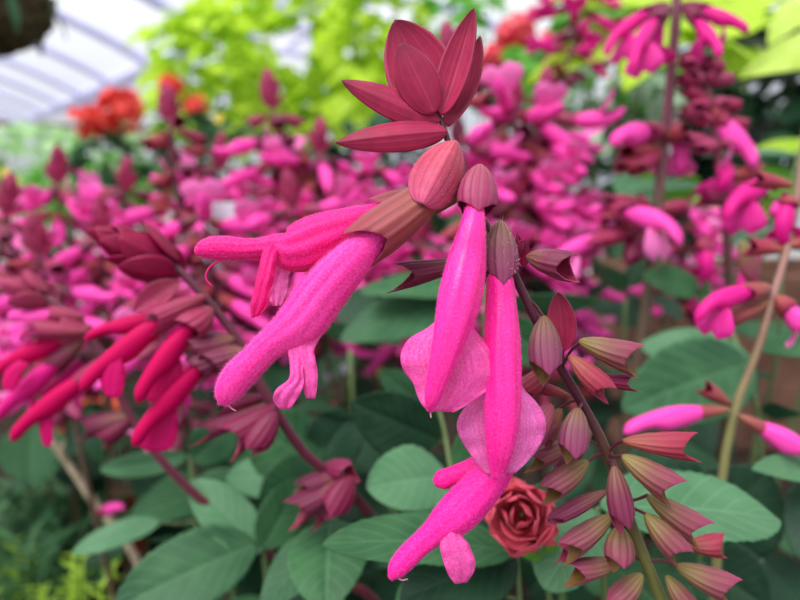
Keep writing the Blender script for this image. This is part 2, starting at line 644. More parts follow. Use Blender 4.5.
M['timber'] = m_plain('brown_timber', (112, 80, 66), 0.8, 0.2, 0, 0.3, 14)
M['moss'] = m_plain('dark_moss', (84, 74, 52), 0.95, 0.1, 0, 0.5, 90, bump=0.8)
M['metal'] = m_plain('pale_aluminium', (190, 190, 226), 0.4, 0.5, 0, 0.05, 5)
M['wire'] = m_plain('dark_wire', (40, 38, 38), 0.5, 0.5, 0, 0.1, 5)
M['concrete'] = m_plain('concrete', (150, 148, 144), 0.9, 0.2, 0, 0.2, 3)
M['tag'] = m_plain('pale_blue_plastic', (206, 214, 236), 0.4, 0.4, 0.2, 0.03, 30)


def m_film(name, tr):
    t = NT(name)
    a = t.n('ShaderNodeBsdfTransparent')
    a.inputs[0].default_value = (0.98, 0.985, 1.0, 1)
    b = t.n('ShaderNodeBsdfTranslucent')
    b.inputs[0].default_value = (0.8, 0.8, 0.85, 1)
    mx = t.n('ShaderNodeMixShader')
    mx.inputs[0].default_value = tr
    t.l(a.outputs[0], mx.inputs[1]); t.l(b.outputs[0], mx.inputs[2])
    o = t.n('ShaderNodeOutputMaterial')
    t.l(mx.outputs[0], o.inputs[0])
    return t.m


M['film'] = m_film('clear_poly_film', 0.12)
M['film_wall'] = m_film('cloudy_poly_film', 0.25)

# ------------------------------------------------------------------ greenhouse
AX = np.array([-0.6245, 0.781, 0.0])
BX = np.array([0.781, 0.6245, 0.0])
ZZ = np.array([0, 0, 1.0])


def G(t, b, z):
    """greenhouse coordinates: along, across, height above the camera"""
    return AX * t + BX * b + ZZ * (CAM[2] + z)


HG, W0 = 1.47, 3.2


def arch(b):
    k = (b + 0.5) / W0
    kk = k - 2 * round(k / 2)
    return HG + 0.84 * (1 - kk * kk)


T0, T1 = -5.0, 21.5
B0, B1 = -3.7, 9.1
fv = [G(-9, -8, -1.2), G(26, -8, -1.2), G(26, 14, -1.2), G(-9, 14, -1.2)]
struct('floor', fv, [(3, 2, 1, 0)], M['concrete'])
bs = np.linspace(B0, B1, 49)
ts = np.linspace(T0, T1, 14)
V = [G(t, b, arch(b)) for t in ts for b in bs]
struct('ceiling', V, grid_faces(14, 49), M['film'], smooth=True)
for nm, q in (('wall_end', [G(T1, B0, -1.2), G(T1, B1, -1.2), G(T1, B1, HG), G(T1, B0, HG)]),
              ('wall_side', [G(T0, B1, -1.2), G(T1, B1, -1.2), G(T1, B1, HG), G(T0, B1, HG)]),
              ('wall_aisle', [G(T0, B0, -1.2), G(T1, B0, -1.2), G(T1, B0, HG), G(T0, B0, HG)])):
    struct(nm, q, [(0, 1, 2, 3)], M['film_wall'])
gb = [G(T1, b, arch(b)) for b in bs] + [G(T1, b, HG - 0.001) for b in bs]
struct('wall_gable', gb, [(i, i + 1, i + 50, i + 49) for i in range(48)], M['film_wall'])
tn = 1
for k in range(-5, 7):
    t = 8.6 + 2.05 * k
    pts = [(*G(t, b, arch(b) - 0.06), 0.066) for b in bs]
    V, F, U = tube_geo(pts, 97, 8)
    struct('trim_%d' % tn, V, F, M['metal'], smooth=True)
    tn += 1


def bar(p, q, r, mat=M['metal']):
    global tn
    V, F, U = tube_geo([(*p, r), (*q, r)], 3, 8)
    o = struct('trim_%d' % tn, V, F, mat, smooth=True)
    tn += 1
    return o


bar(G(T0, 2.7, HG - 0.05), G(T1, 2.7, HG - 0.05), 0.1)
bar(G(T0, -0.5, HG + 0.74), G(T1, -0.5, HG + 0.74), 0.03)
bar(G(T1 - 0.1, B0, HG), G(T1 - 0.1, B1, HG), 0.07, M['timber'])
for t in (4.5, 12.7):
    bar(G(t, 2.7, HG), G(t, 2.7, -1.2), 0.05)
for t in (4.5, 6.55):
    bar(G(t, 2.7, HG), G(t, 4.4, arch(4.4) - 0.05), 0.03)
    bar(G(t, 4.9, arch(4.9) - 0.06), G(t, 3.6, HG - 0.02), 0.03)
# raised bed the sages grow in, with its timber edge
bx0, bx1, by0, by1 = -1.5, 1.6, -0.25, 1.75
V, F = [], []
nx, ny = 60, 40
for j in range(ny):
    for i in range(nx):
        x = bx0 + (bx1 - bx0) * i / (nx - 1)
        y = by0 + (by1 - by0) * j / (ny - 1)
        V.append((x, y, SOIL + 0.006 * math.sin(31 * x + 3 * y) * math.cos(27 * y) - 0.006))
struct('ground_soil', V, grid_faces(ny, nx), M['soil'], smooth=True)


def box(mb, x0, x1, y0, y1, z0, z1, mi=0):
    v = [(x0, y0, z0), (x1, y0, z0), (x1, y1, z0), (x0, y1, z0), (x0, y0, z1), (x1, y0, z1), (x1, y1, z1), (x0, y1, z1)]
    mb.add(v, [(0, 3, 2, 1), (4, 5, 6, 7), (0, 1, 5, 4), (1, 2, 6, 5), (2, 3, 7, 6), (3, 0, 4, 7)], None, mi)


mb = MB()
box(mb, bx0 - 0.04, bx1 + 0.04, by0 - 0.04, by0, 0, SOIL + 0.02)
box(mb, bx0 - 0.04, bx1 + 0.04, by1, by1 + 0.04, 0, SOIL + 0.02)
box(mb, bx0 - 0.04, bx0, by0, by1, 0, SOIL + 0.02)
box(mb, bx1, bx1 + 0.04, by0, by1, 0, SOIL + 0.02)
o = mb.build('trim_bed', M['timber'], smooth=False)
o['kind'] = 'structure'


# ------------------------------------------------------------------ flower pieces in a canonical pose (along +Z, upper side +Y)
def calyx_mesh(name, mats, gape=0.35, n=18, m=52, ribs=13, lowlen=0.5, uplen=0.32):
    prof = np.array([(0, .16), (.06, .36), (.18, .62), (.38, .88), (.6, 1.0), (.8, .95), (1.0, .74), (1.25, .4)])

    def pr(s):
        return float(np.interp(s, prof[:, 0], prof[:, 1]))
    mb = MB()
    shells = []
    for k, sc in enumerate((1.0, 0.93)):
        V, U = [], []
        for i in range(n):
            a = i / (n - 1)
            for j in range(m):
                th = 2 * math.pi * j / m
                dg = (math.degrees(th) + 180) % 360 - 180      # 90 = upper
                du = abs(dg - 90) if abs(dg - 90) < 180 else 360 - abs(dg - 90)
                if du < 90:
                    rim = 0.79 + (uplen - .05) * (1 - du / 90) ** 1.5
                else:
                    dl = 180 - du
                    rim = 0.79 + (lowlen - .05) * (1 - dl / 90) ** 1.35 - 0.04 * math.exp(-(dl / 7) ** 2)
                s = a * rim
                r = pr(s) * sc * (1 + 0.035 * math.cos(ribs * th) * min(1, s * 3))
                x = r * math.cos(th)
                y = r * 0.8 * math.sin(th)
                open_ = max(0, s - 0.5)
                y += gape * (open_ ** 1.3) * 2.2 * math.sin(th)
                if y < 0:
                    y *= 1 + 0.1 * s
                V.append((x, y, s if k == 0 else s * 0.985 + 0.004))
                U.append((j / m, min(s, 1.2) / 1.2))
        F = grid_faces(n, m, True)
        if k == 1:
            F = [f[::-1] for f in F]
        shells.append(len(mb.V))
        mb.add(V, F, U, k)
    o0, o1 = shells
    R = (n - 1) * m
    rimf = [(o0 + R + j, o0 + R + (j + 1) % m, o1 + R + (j + 1) % m, o1 + R + j) for j in range(m)]
    mb.F += rimf
    mb.I += [2] * m
    mb.F.append(tuple(o0 + j for j in reversed(range(m))))
    mb.I.append(0)
    return mb.mesh(name, mats)


def corolla_mesh(name, mats, n=18, m=12, droop=0.06, lip=1.0, curve=0.0, hood=1.0):
    """long tube with a hooded upper lip, lower lip with two lobes; unit length"""
    keys = np.array([  # s, centre y, half height, half width
        (0.0, 0.0, .06, .06), (.12, 0.0, .09, .085), (.3, 0.0, .118, .105), (.46, -.005, .13, .112), (.55, .0, .118, .108),
        (.64, .025, .088, .092), (.78, .035, .075, .08), (.9, .03, .074, .078), (.97, .02, .055, .06), (1.0, .012, .014, .016)])
    mb = MB()
    V, U = [], []
    for i in range(n):
        s = i / (n - 1)
        cy, hh, hw = (np.interp(s, keys[:, 0], keys[:, k]) for k in (1, 2, 3))
        cy += -droop * max(0, s - .5) ** 2 * 4 + curve * 4 * s * (1 - s)
        for j in range(m):
            th = 2 * math.pi * j / m
            V.append((hw * hood * math.cos(th), cy + hh * hood * math.sin(th), s))
            U.append((j / m, s))
    F = grid_faces(n, m, True)
    F.append(tuple((n - 1) * m + j for j in range(m)))
    mb.add(V, F, U, 0)
    if lip:
        V, U = [], []
        a, b = 9, 9
        for i in range(a):
            s = i / (a - 1)
            for j in range(b):
                t = 2 * j / (b - 1) - 1
                w = (0.06 + 0.17 * math.sin(math.pi * min(1, 0.08 + 0.7 * s))) * lip
                end = 1 - 0.22 * max(0, 1 - abs(t) * 2.2) * s - 0.18 * abs(t) ** 3 * s
                l = 0.42 * lip * s * end
                V.append((w * 1.15 * t, -.1 - l * 0.66 + 0.03 * (1 - t * t) + curve * .9, .54 + l * 0.62 + 0.05 * (s - s * s) * 4 - 0.05 * abs(t) * s))
                U.append((t * .5 + .5, s))
        F = grid_faces(a, b)
        mb.add(V, F, U, 1)
        mb.add([(v[0], v[1] - 0.008, v[2] - 0.004) for v in V], [f[::-1] for f in F], U, 1)
    return mb.mesh(name, mats)


CAL = {}
for key, outer, inner in (('pink', 'cal_pink', 'in_red'), ('brown', 'cal_brown', 'in_red'), ('grey', 'cal_grey', 'in_olive'), ('rose', 'cal_rose', 'in_red'),
                          ('olive', 'cal_olive', 'in_olive'), ('plum', 'cal_plum', 'in_red'), ('maroon', 'cal_maroon', 'in_red'), ('dusk', 'cal_dusk', 'in_red')):
    mats = [M[outer], M[inner], M['rim']]
    CAL[key] = calyx_mesh('calyx_' + key, mats, 0.3)
    CAL[key + '_open'] = calyx_mesh('calyx_open_' + key, mats, 0.55)
    CAL[key + '_shut'] = calyx_mesh('calyx_shut_' + key, mats, -0.25, uplen=0.3, lowlen=0.34)
    CAL[key + '_low'] = calyx_mesh('calyx_low_' + key, mats, 0.3, n=8, m=13, ribs=13)


def calyx(parent, base, mouth, hw, kind, up=(0, -1, 0), name='calyx', deep=0.95):
    """base, mouth (px,py,d); hw px; up as imgvec arguments"""
    b, q = P(*base), P(*mouth)
    x, y, z = frame(b, q, imgvec(*up))
    s = hw * base[2] / 600
    L = np.linalg.norm(q - b)
    return link(name, CAL[kind], parent, mat4(x, y, z, b - rootloc(parent), s, s * deep, L))


COR = {}
for key, a, b in (('red', 'petal_red', 'lip_red'), ('bg', 'petal_bg', 'lip_bg'), ('mag', 'petal_mag', 'lip_mag')):
    mats = [M[a], M[b]]
    COR[key] = [corolla_mesh('flower_%s_%d' % (key, k), mats, droop=dr, lip=lp, curve=cv) for k, (dr, lp, cv) in
                enumerate(((0.05, 1.0, 0.0), (0.12, 1.15, 0.03), (0.0, 0.8, -0.02), (0.03, 0.0, 0.02)))]


def flower(parent, base, mid, tip, hw, col='bg', cal='dusk', var=0, up=(0, -1, 0.2), calhw=None, low=False):
    """calyx from base to mid, corolla from mid to tip (px,py,d)"""
    b, q, e = P(*base), P(*mid), P(*tip)
    r0 = rootloc(parent)
    st = q + (b - q) * 0.35
    x, y, z = frame(st, e, imgvec(*up))
    L = np.linalg.norm(e - st)
    s = hw * mid[2] / 600 / 0.13
    f = link('flower', COR[col][var], parent, mat4(x, y, z, st - r0, s, s, L))
    x, y, z = frame(b, q, imgvec(*up))
    s = (calhw or hw * 1.05) * base[2] / 600
    c = link('calyx', CAL[cal + ('_low' if low else '')], f)
    c.matrix_parent_inverse = f.matrix_basis.inverted()
    c.matrix_basis = mat4(x, y, z, b - r0, s, s * .9, np.linalg.norm(q - b))
    return f


def root_below(pt, dx=0.0, dy=0.03):
    return np.array([pt[0] + dx, pt[1] + dy, SOIL])


def stem_px(root, pts, mat, name='stem', n=40, m=10, down=True):
    """pts rows px,py,d,half width px; continues down to the root of the thing"""
    rows = [np.concatenate([P(a, b, d), [r * d / 600]]) for a, b, d, r in pts]
    if down:
        g = rootloc(root)
        last = rows[-1]
        dirn = norm(rows[-1][:3] - rows[-2][:3])
        k = last[:3] + dirn * 0.05
        rows.append(np.array([*(k * 0.7 + np.array([g[0], g[1], k[2]]) * 0.3), last[3] * 1.1]))
        rows.append(np.array([g[0], g[1], (g[2] + rows[-1][2]) / 2, last[3] * 1.2]))
        rows.append(np.array([g[0], g[1], g[2] - 0.008, last[3] * 1.25]))
    V, F, U = tube_geo(rows, n, m)
    return obj(name, V, F, mat, root, U)


def sprig(parent, pts, mat, name='pedicel'):
    rows = [np.concatenate([P(a, b, d), [r * d / 600]]) for a, b, d, r in pts]
    V, F, U = tube_geo(rows, 10, 7)
    return obj(name, V, F, mat, parent, U)


# ================================================================== the sage spike in focus
pb = P(662, 600, 0.142)
A = thing('sage_flower_spike', 'hot pink sage spike in sharp focus with rose bracts on top and spent calyces below', 'flower', root_below(pb, 0.02, 0.03))
stem_px(A, [(428, 84, .1225, 2.0), (438, 112, .122, 2.6), (447, 138, .1215, 3.2), (458, 172, .122, 3.3), (482, 218, .124, 3.6), (505, 255, .125, 4), (524, 296, .126, 4.6),
            (545, 338, .128, 4.8), (562, 370, .130, 4.8), (582, 404, .132, 5), (606, 450, .135, 5.2), (626, 510, .138, 5.6), (645, 560, .140, 5.8), (663, 604, .142, 6)], M['stem_main'], n=90, m=14)
D0 = 0.1215
# crown of bracts
B_ = [  # base, tip, hw, roll, cup, curl, profile
    ((440, 114, .124), (395, 20, .127), 33, 0, .45, -.06, 'bract'),
    ((448, 126, .122), (480, 36, .124), 15, -38, .5, -.12, 'bract'),
    ((442, 115, .1205), (474, 8, .120), 16, -20, .55, -.03, 'bract'),
    ((434, 113, .119), (401, 44, .117), 22, 12, -.5, .06, 'ovate'),
    ((440, 121, .121), (342, 81, .119), 17, 30, -.55, .05, 'bract'),
    ((447, 131, .120), (336, 143, .118), 15.5, 200, .5, -.05, 'bract'),
]
for k, (b, t, hw, roll, cup, curl, pf) in enumerate(B_):
    leaf_px(A, 'bract', b, t, hw, M['bract'], roll, prof=pf, cup=cup, curl=curl, n=34, m=21, seed=k, solid=0.00035)
# hugging bract over the largest flower's calyx
o = leaf_px(A, 'bract', (456, 141, .1175), (423, 204, .1135), 26, M['bract_egg'], 0, prof='egg', cup=-.85, curl=.06, n=34, m=25, crease=0, solid=0.00035)
fuzz(o, M['hair_grey'], 500, 0.0007, 3)

# flower with the tall hood pointing level (behind)
d = .124
V, F, U = sweep_geo([(392, 209, d, 6), (383, 212, d, 10), (368, 219, d, 15), (345, 229, d, 21), (320, 239, d, 25), (302, 247, d, 24.5), (288, 250, d, 20), (276, 247, d, 13),
                     (262, 248, d, 10.5, 11), (245, 249, d, 10.6, 11), (226, 248, d, 12, 11), (212, 248, d, 11.3, 10), (202, 250, d, 8.5, 8), (195.5, 253, d, 3, 3)], 90, 54, .05, 9)
f2 = obj('flower', V, F, M['petal_deep'], A, U)
fuzz(f2, M['hair'], 5200, 0.00045, 1)
calyx(f2, (468, 190, .125), (376, 214, .125), 21, 'brown', (0.1, -1, .5))
petal('lower_lip', [(268, 240, 284, 246, d - .001), (263, 251, 277, 256, d - .0035), (259, 268, 275, 272, d - .005), (254, 290, 271, 290, d - .0055), (251, 306, 268, 305, d - .0055), (252, 318, 260, 315, d - .005)], M['lip_deep'], f2, bulge=.001, seed=1)
petal('lower_lip', [(270, 262, 296, 262, d - .0005), (268, 280, 289, 276, d), (268, 296, 287, 292, d), (273, 306, 281, 306, d)], M['lip_pale'], f2, bulge=-.001, seed=2)
sprig(f2, [(222, 259, d, 1), (211, 266, d, 1), (206, 274, d, .9), (207, 281, d, .8), (213, 286, d, .7)], M['petal_deep'], 'style')

# largest flower
d = .1185
V, F, U = sweep_geo([(392, 222, d, 9), (382, 231, d, 12), (366, 246, d, 17), (350, 262, d, 20.5), (334, 279, d, 22.8), (318, 299, d, 24), (305, 317, d, 24.5), (293, 329, d, 22.5), (281, 337, d, 18.5),
                     (268, 346, d, 15.5), (254, 360, d, 15.2), (240, 374, d, 16), (230, 388, d, 14.6), (225, 398, d, 10.5), (222, 405, d, 4)], 90, 48, .03, 9)
f1 = obj('flower', V, F, M['petal_soft'], A, U)
fuzz(f1, M['hair'], 8000, 0.0007, 2)
calyx(f1, (453, 176, .1205), (358, 248, .1185), 29, 'brown', (-.7, -.6, .45), deep=.85)
petal('lower_lip', [(300, 322, 322, 334, d), (291, 340, 314, 350, d - .0015), (294, 358, 315, 358, d - .002), (299, 372, 317.5, 373, d - .002), (302.5, 386, 317, 387, d - .002), (306, 398, 315, 398.5, d - .0015)], M['lip'], f1, bulge=.0006, ripple=.0002, seed=3)
petal('lower_lip', [(295, 322, 312, 332, d), (287, 341, 305, 350, d - .001), (290, 364, 303, 368, d - .0025), (289, 379, 304, 381, d - .003), (277, 389, 301, 392, d - .003), (273, 399, 295, 402, d - .0025), (280, 409, 290, 409, d - .0015)], M['lip'], f1, bulge=.0006, ripple=.00035, seed=4)
sprig(f1, [(227, 403, d, .9), (231, 408, d, .8), (236, 411, d, .6)], M['style'], 'style')

# front flower with the wide lip
d = .114
V, F, U = sweep_geo([(476, 199, d + .003, 6), (475, 207, d + .002, 9), (472, 230, d, 13.5), (467, 258, d, 18.5), (462, 285, d - .001, 21), (457, 308, d - .0015, 20.5), (450, 335, d - .002, 17), (443, 360, d - .002, 13.5),
                     (436, 384, d - .0015, 10.5), (432, 400, d - .001, 7.5), (430, 411, d, 3)], 90, 48, .045, 7)
f3 = obj('flower', V, F, M['petal_front'], A, U)
fuzz(f3, M['hair'], 5200, 0.0004, 5)
calyx(f3, (480, 165, .1185), (476, 214, .1165), 20, 'pink', (0, 0, 1))
petal('lower_lip', [(440, 318, 470, 320, d + .003), (426, 329, 474, 329, d + .003), (409, 339, 483, 339, d + .003), (401, 354, 496, 352, d + .003), (403, 369, 501, 367, d + .003), (413, 383, 497, 383, d + .003),
                    (418, 397, 479, 397, d + .0025), (424, 407, 464, 407, d + .002), (430, 411, 454, 412, d + .002)], M['lip'], f3, 36, 30, bulge=.003, seed=6)
sprig(f3, [(430, 408, d, 1.2), (431, 418, d, .7)], M['style'], 'style')

# second front flower
d = .119
V, F, U = sweep_geo([(500, 268, d, 9), (500, 279, d, 13), (500.5, 300, d, 15), (501.5, 340, d - .001, 17.8), (502.5, 380, d - .0015, 18), (501.5, 420, d - .0015, 17.5), (500, 446, d - .001, 14.5), (498, 466, d, 10), (497, 479, d, 4)], 90, 48, .055, 7)
f4 = obj('flower', V, F, M['petal_front'], A, U)
fuzz(f4, M['hair'], 5000, 0.00042, 6)
o = calyx(f4, (500, 221, .1215), (501, 284, .1195), 18, 'grey', (0, 0, 1))
fuzz(o, M['hair_grey'], 260, 0.0007 / (18 * .1215 / 600), 7, width=0.012)
petal('lower_lip', [(488, 384, 518, 380, d + .0035), (480, 396, 526, 392, d + .0035), (465, 408, 536, 402, d + .0035), (457, 422, 544, 415, d + .0035), (459, 435, 545.5, 430, d + .0035), (467, 449, 539, 447, d + .0035),
                    (477, 463, 526, 463, d + .003), (487, 474, 515, 473, d + .003)], M['lip_pale'], f4, 36, 30, bulge=.0028, seed=8)

# lowest flower, leaning out to the side
d = .1255
V, F, U = sweep_geo([(516, 448, d + .002, 8), (508, 456, d + .001, 12), (493, 474, d, 17.5), (475, 494, d, 20), (459, 511, d, 20.5), (446, 522, d, 17.5), (433, 533, d, 13), (418, 546, d, 11.3), (405, 559, d, 11.3), (396, 570, d, 9), (390.5, 579, d, 3)], 80, 36, .025, 7)
f5 = obj('flower', V, F, M['petal'], A, U)
fuzz(f5, M['hair'], 4200, 0.00045, 9)
calyx(f5, (552, 405, .129), (512, 452, .127), 17, 'pink', (-.6, -.4, .6))
petal('lower_lip', [(452, 512, 470, 520, d), (442, 526, 462, 534, d - .0015), (440, 545, 469, 545, d - .002), (443, 560, 475, 561, d - .002), (448, 574, 474, 571, d - .0018), (455, 584, 467, 582, d - .001)], M['lip'], f5, bulge=.0016, seed=10)
sprig(f5, [(396, 577, d, 1), (402, 580, d, .9), (408, 579, d, .7)], M['style'], 'style')
# flower whose tip shows behind it
d = .131
V, F, U = sweep_geo([(508, 455, d, 9), (490, 462, d, 12), (470, 470, d, 11), (452, 476, d, 9.5), (441, 480, d, 9.5), (434, 483, d, 4)], 40, 24, .02, 7)
f6 = obj('flower', V, F, M['petal'], A, U)
calyx(f6, (556, 425, .132), (505, 455, .131), 14, 'pink', (-.2, -1, .2))
petal('lower_lip', [(480, 500, 502, 482, d - .003), (478, 510, 499, 494, d - .003), (478, 519, 492, 508, d - .003)], M['lip_pale'], f6, bulge=.0005, seed=11)

# calyces along the stem: base, mouth, hw, kind, up
CL = [
    ((472, 262, .127), (398, 276, .1265), 14, 'plum_open', (0, -1, .3)),
    ((517, 262, .124), (523, 236, .122), 8, 'maroon', (1, 0, .3)),
    ((527, 256, .122), (573, 267, .1165), 18, 'plum', (.15, -1, .6)),
    ((544, 316, .126), (546, 374, .123), 18, 'grey', (0, 0, 1)),
    ((579, 341, .127), (636, 359, .125), 17, 'olive_open', (.25, -1, .4)),
    ((590, 378, .129), (634, 383, .128), 10, 'maroon', (0, -1, 0)),
    ((569, 356, .125), (608, 392, .123), 14, 'rose', (.5, -.6, .8)),
    ((578, 408, .128), (572, 456, .126), 16.5, 'grey', (0, 0, 1)),
    ((551, 368, .134), (521, 394, .134), 13, 'rose', (-.5, -.6, .5)),
    ((570, 396, .135), (536, 386, .135), 8, 'rose', (0, -1, 0)),
    ((561, 408, .134), (542, 444, .134), 11, 'brown', (-1, -.3, .4)),
    ((580, 440, .136), (530, 462, .136), 12, 'olive', (0, -1, .3)),
    ((623, 441, .131), (692, 446, .1305), 15, 'rose_open', (.1, -1, .2)),
    ((622, 456, .129), (674, 490, .127), 17, 'olive_open', (.6, -.8, .6)),
    ((614, 466, .130), (624, 526, .127), 14, 'plum', (.15, 0, 1)),
    ((588, 461, .133), (546, 492, .132), 15, 'olive', (-.5, -.8, .5)),
    ((607, 491, .134), (548, 521, .134), 11, 'plum_shut', (-.2, -1, .3)),
    ((647, 496, .134), (702, 532, .132), 16, 'olive_open', (.5, -.8, .4)),
    ((645, 514, .132), (682, 555, .130), 16, 'olive', (.7, -.6, .6)),
    ((612, 515, .136), (566, 550, .135), 14, 'olive_open', (-.5, -.8, .35)),
    ((620, 526, .134), (619, 566, .131), 16, 'olive', (0, 0, 1)),
    ((595, 540, .140), (560, 552, .140), 12, 'rose', (-.3, -1, .2)),
    ((618, 562, .138), (571, 573, .137), 13, 'olive_open', (-.2, -1, .3)),
    ((642, 574, .137), (612, 606, .136), 14, 'olive', (-.6, -.6, .5)),
    ((666, 576, .138), (692, 612, .136), 13, 'olive', (.6, -.4, .6)),
    ((676, 566, .137), (732, 590, .135), 16, 'olive_open', (.35, -1, .4)),
    ((688, 546, .142), (722, 545, .142), 13, 'rose_open', (.1, -1, .2)),
    ((592, 425, .140), (560, 470, .140), 12, 'olive', (-.6, -.6, .4)),
]
for k, c in enumerate(CL):
    o = calyx(A, c[0], c[1], c[2] * .92, *c[3:])
    if k in (2, 3, 4, 6):
        fuzz(o, M['hair_grey'], 200, 0.03, 20 + k, width=0.01)
leaf_px(A, 'bract', (563, 352, .1275), (558, 292, .126), 14, M['bract'], 8, prof='ovate', cup=.35, curl=.03, solid=.00035)
leaf_px(A, 'bract', (522, 268, .1235), (521, 240, .122), 8, M['bract_dark'], 30, prof='ovate', cup=.35, curl=.03, solid=.0003)
for a in [((518, 268, .1255, 1.6), (523, 262, .124, 1.6), (529, 256, .1225, 1.7)), ((524, 296, .126, 1.5), (535, 305, .126, 1.5), (544, 318, .126, 1.7)), ((562, 368, .13, 1.6), (570, 352, .1285, 1.5), (581, 341, .127, 1.8)),
          ((560, 366, .13, 1.5), (562, 358, .1285, 1.4), (563, 350, .1275, 1.4)), ((562, 370, .13, 1.5), (565, 360, .127, 1.5), (570, 356, .1255, 1.6)), ((581, 402, .132, 1.6), (581, 405, .130, 1.5), (578, 410, .128, 1.7)),
          ((608, 454, .135, 2), (615, 445, .133, 1.8), (624, 440, .131, 2)), ((608, 455, .135, 2), (615, 457, .132, 1.8), (623, 456, .129, 2)), ((609, 458, .135, 2), (612, 462, .132, 1.8), (614, 467, .130, 2)),
          ((606, 452, .135, 1.8), (597, 455, .134, 1.6), (587, 462, .133, 1.8)), ((622, 498, .1375, 1.8), (634, 500, .136, 1.6), (648, 495, .134, 1.8)), ((624, 506, .138, 1.8), (635, 509, .135, 1.6), (646, 514, .132, 1.8)),
          ((622, 504, .138, 1.8), (616, 508, .137, 1.6), (611, 516, .136, 1.8)), ((628, 520, .138, 1.8), (624, 522, .136, 1.6), (620, 527, .134, 1.8)), ((645, 562, .14, 1.8), (660, 560, .139, 1.6), (677, 566, .137, 1.8)),
          ((643, 560, .14, 1.8), (630, 558, .139, 1.6), (617, 562, .138, 1.8)), ((580, 400, .132, 1.6), (570, 402, .133, 1.5), (560, 408, .134, 1.6)), ((603, 448, .135, 1.6), (592, 442, .136, 1.5), (580, 440, .136, 1.6))]:
    sprig(A, list(a), M['stem_dark'])


def lip_on(f, rows, seed):
    o = petal('lower_lip', rows, M['lip_red'], f, 14, 11, bulge=.001, seed=seed)
    o.matrix_parent_inverse = f.matrix_basis.inverted()
    return o


def bud(root, base, tip, n, radius, mat, hw):
    """spindle of overlapping bracts from base to tip (px,py,d); radius and hw in px"""
    b, t = P(*base), P(*tip)
    ax = norm(t - b)
    L = np.linalg.norm(t - b)
    k0 = base[2] / 600
    e1 = norm(np.cross(ax, UP))
    e2 = np.cross(ax, e1)
    for k in range(n):
        u = k / (n - 1)
        a = k * 2.4
        out = math.cos(a) * e1 + math.sin(a) * e2
        p = b + ax * L * .58 * u + out * .003 * (1 - u)
        q = p + ax * L * (.5 - .1 * u) + out * radius * k0 * (.75 - .6 * u)
        V, F, U = leaf_geo(p, q, hw * k0 * (1.05 - .35 * u), -out, 'bract', .45, -.09, n=18, m=11, seed=k)
        obj('bract', V, F, mat, root, U, solid=.0003)


# ================================================================== crimson-pink spike behind, leaning over from the shade
dB = .19
Bt = thing('sage_flower_spike', 'crimson pink sage spike nodding over, with a fat crimson bud tip', 'flower', root_below(P(385, 530, dB + .02), 0.04, 0.05))
stem_px(Bt, [(168, 258, dB, 2.5), (184, 275, dB, 4), (212, 306, dB, 4.2), (240, 342, dB, 4.4), (262, 388, dB, 4.6), (284, 424, dB + .002, 4.8), (306, 455, dB + .006, 5), (330, 474, dB + .01, 5), (355, 497, dB + .016, 5.2), (384, 530, dB + .022, 5.4)], M['stem_dark'], n=70)
rg = random.Random(3)
fl_b = []
bud(Bt, (184, 272, dB), (86, 228, dB - .006), 15, 31, M['bract_dark'], 19)
for args in [
    (((204, 296, dB), (152, 326, dB - .004), (79, 390, dB - .008), 12.5), dict(col='red', cal='maroon', var=3, up=(-.5, -.7, .55))),
    (((196, 306, dB + .004), (148, 322, dB + .003), (84, 338, dB + .002), 9), dict(col='red', cal='dusk', var=3, up=(0, -1, .1))),
    (((212, 308, dB - .002), (184, 330, dB - .006), (136, 402, dB - .01), 12), dict(col='red', cal='dusk', var=3, up=(-.6, -.35, .75), calhw=20)),
    (((228, 350, dB), (192, 368, dB - .003), (132, 446, dB - .006), 12), dict(col='red', cal='plum', var=3, up=(-.6, -.35, .75), calhw=17)),
    (((236, 356, dB + .01), (196, 366, dB + .01), (160, 402, dB + .01), 9), dict(col='mag', cal='plum', var=0, up=(-.6, -.6, .3))),
]:
    fl_b.append(flower(Bt, *args[0], **args[1]))
for k, rows in ((0, [(106, 350, 122, 356), (100, 370, 125, 372), (102, 387, 124, 388), (108, 398, 119, 398)]), (2, [(162, 350, 178, 348), (152, 368, 182, 366), (145, 386, 182, 385), (148, 402, 176, 402)]),
                (3, [(158, 398, 174, 395), (150, 416, 177, 412), (141, 434, 178, 430), (140, 447, 173, 446), (152, 452, 166, 451)])):
    lip_on(fl_b[k], [(*q, dB - (.008, 0, .004, .001)[k]) for q in rows], k)
leaf_px(Bt, 'bract', (180, 281, dB - .004), (133, 312, dB - .006), 13, M['cal_dusk'], 20, prof='lance', cup=.5, n=16, m=9)
for c in [((206, 296, dB - .004), (150, 322, dB - .006), 15, 'dusk', (-.3, -1, .2)), ((236, 338, dB), (188, 352, dB - .004), 16, 'plum_open', (-.2, -1, .4)), ((244, 350, dB - .003), (208, 364, dB - .006), 15, 'plum', (0, -1, .5)),
          ((278, 405, dB), (228, 440, dB - .004), 17, 'maroon_open', (-.3, -1, .2)), ((274, 404, dB + .004), (198, 434, dB + .004), 11, 'plum', (-.3, -1, .2)), ((276, 412, dB - .004), (252, 448, dB - .006), 15, 'maroon', (-.2, -.3, 1)),
          ((268, 396, dB + .006), (216, 408, dB + .006), 10, 'maroon', (0, -1, 0)),
          ((346, 474, dB + .01), (296, 487, dB + .006), 12, 'plum_shut', (0, -1, .2)), ((350, 478, dB + .008), (292, 512, dB + .004), 14, 'plum_open', (-.3, -1, .3)), ((352, 476, dB + .006), (330, 514, dB + .002), 15, 'maroon', (0, 0, 1)),
          ((322, 466, dB + .012), (352, 472, dB + .006), 12, 'maroon', (0, -1, .5)), ((350, 482, dB + .01), (312, 520, dB + .008), 11, 'plum', (-.5, -.6, .3))]:
    calyx(Bt, *c)

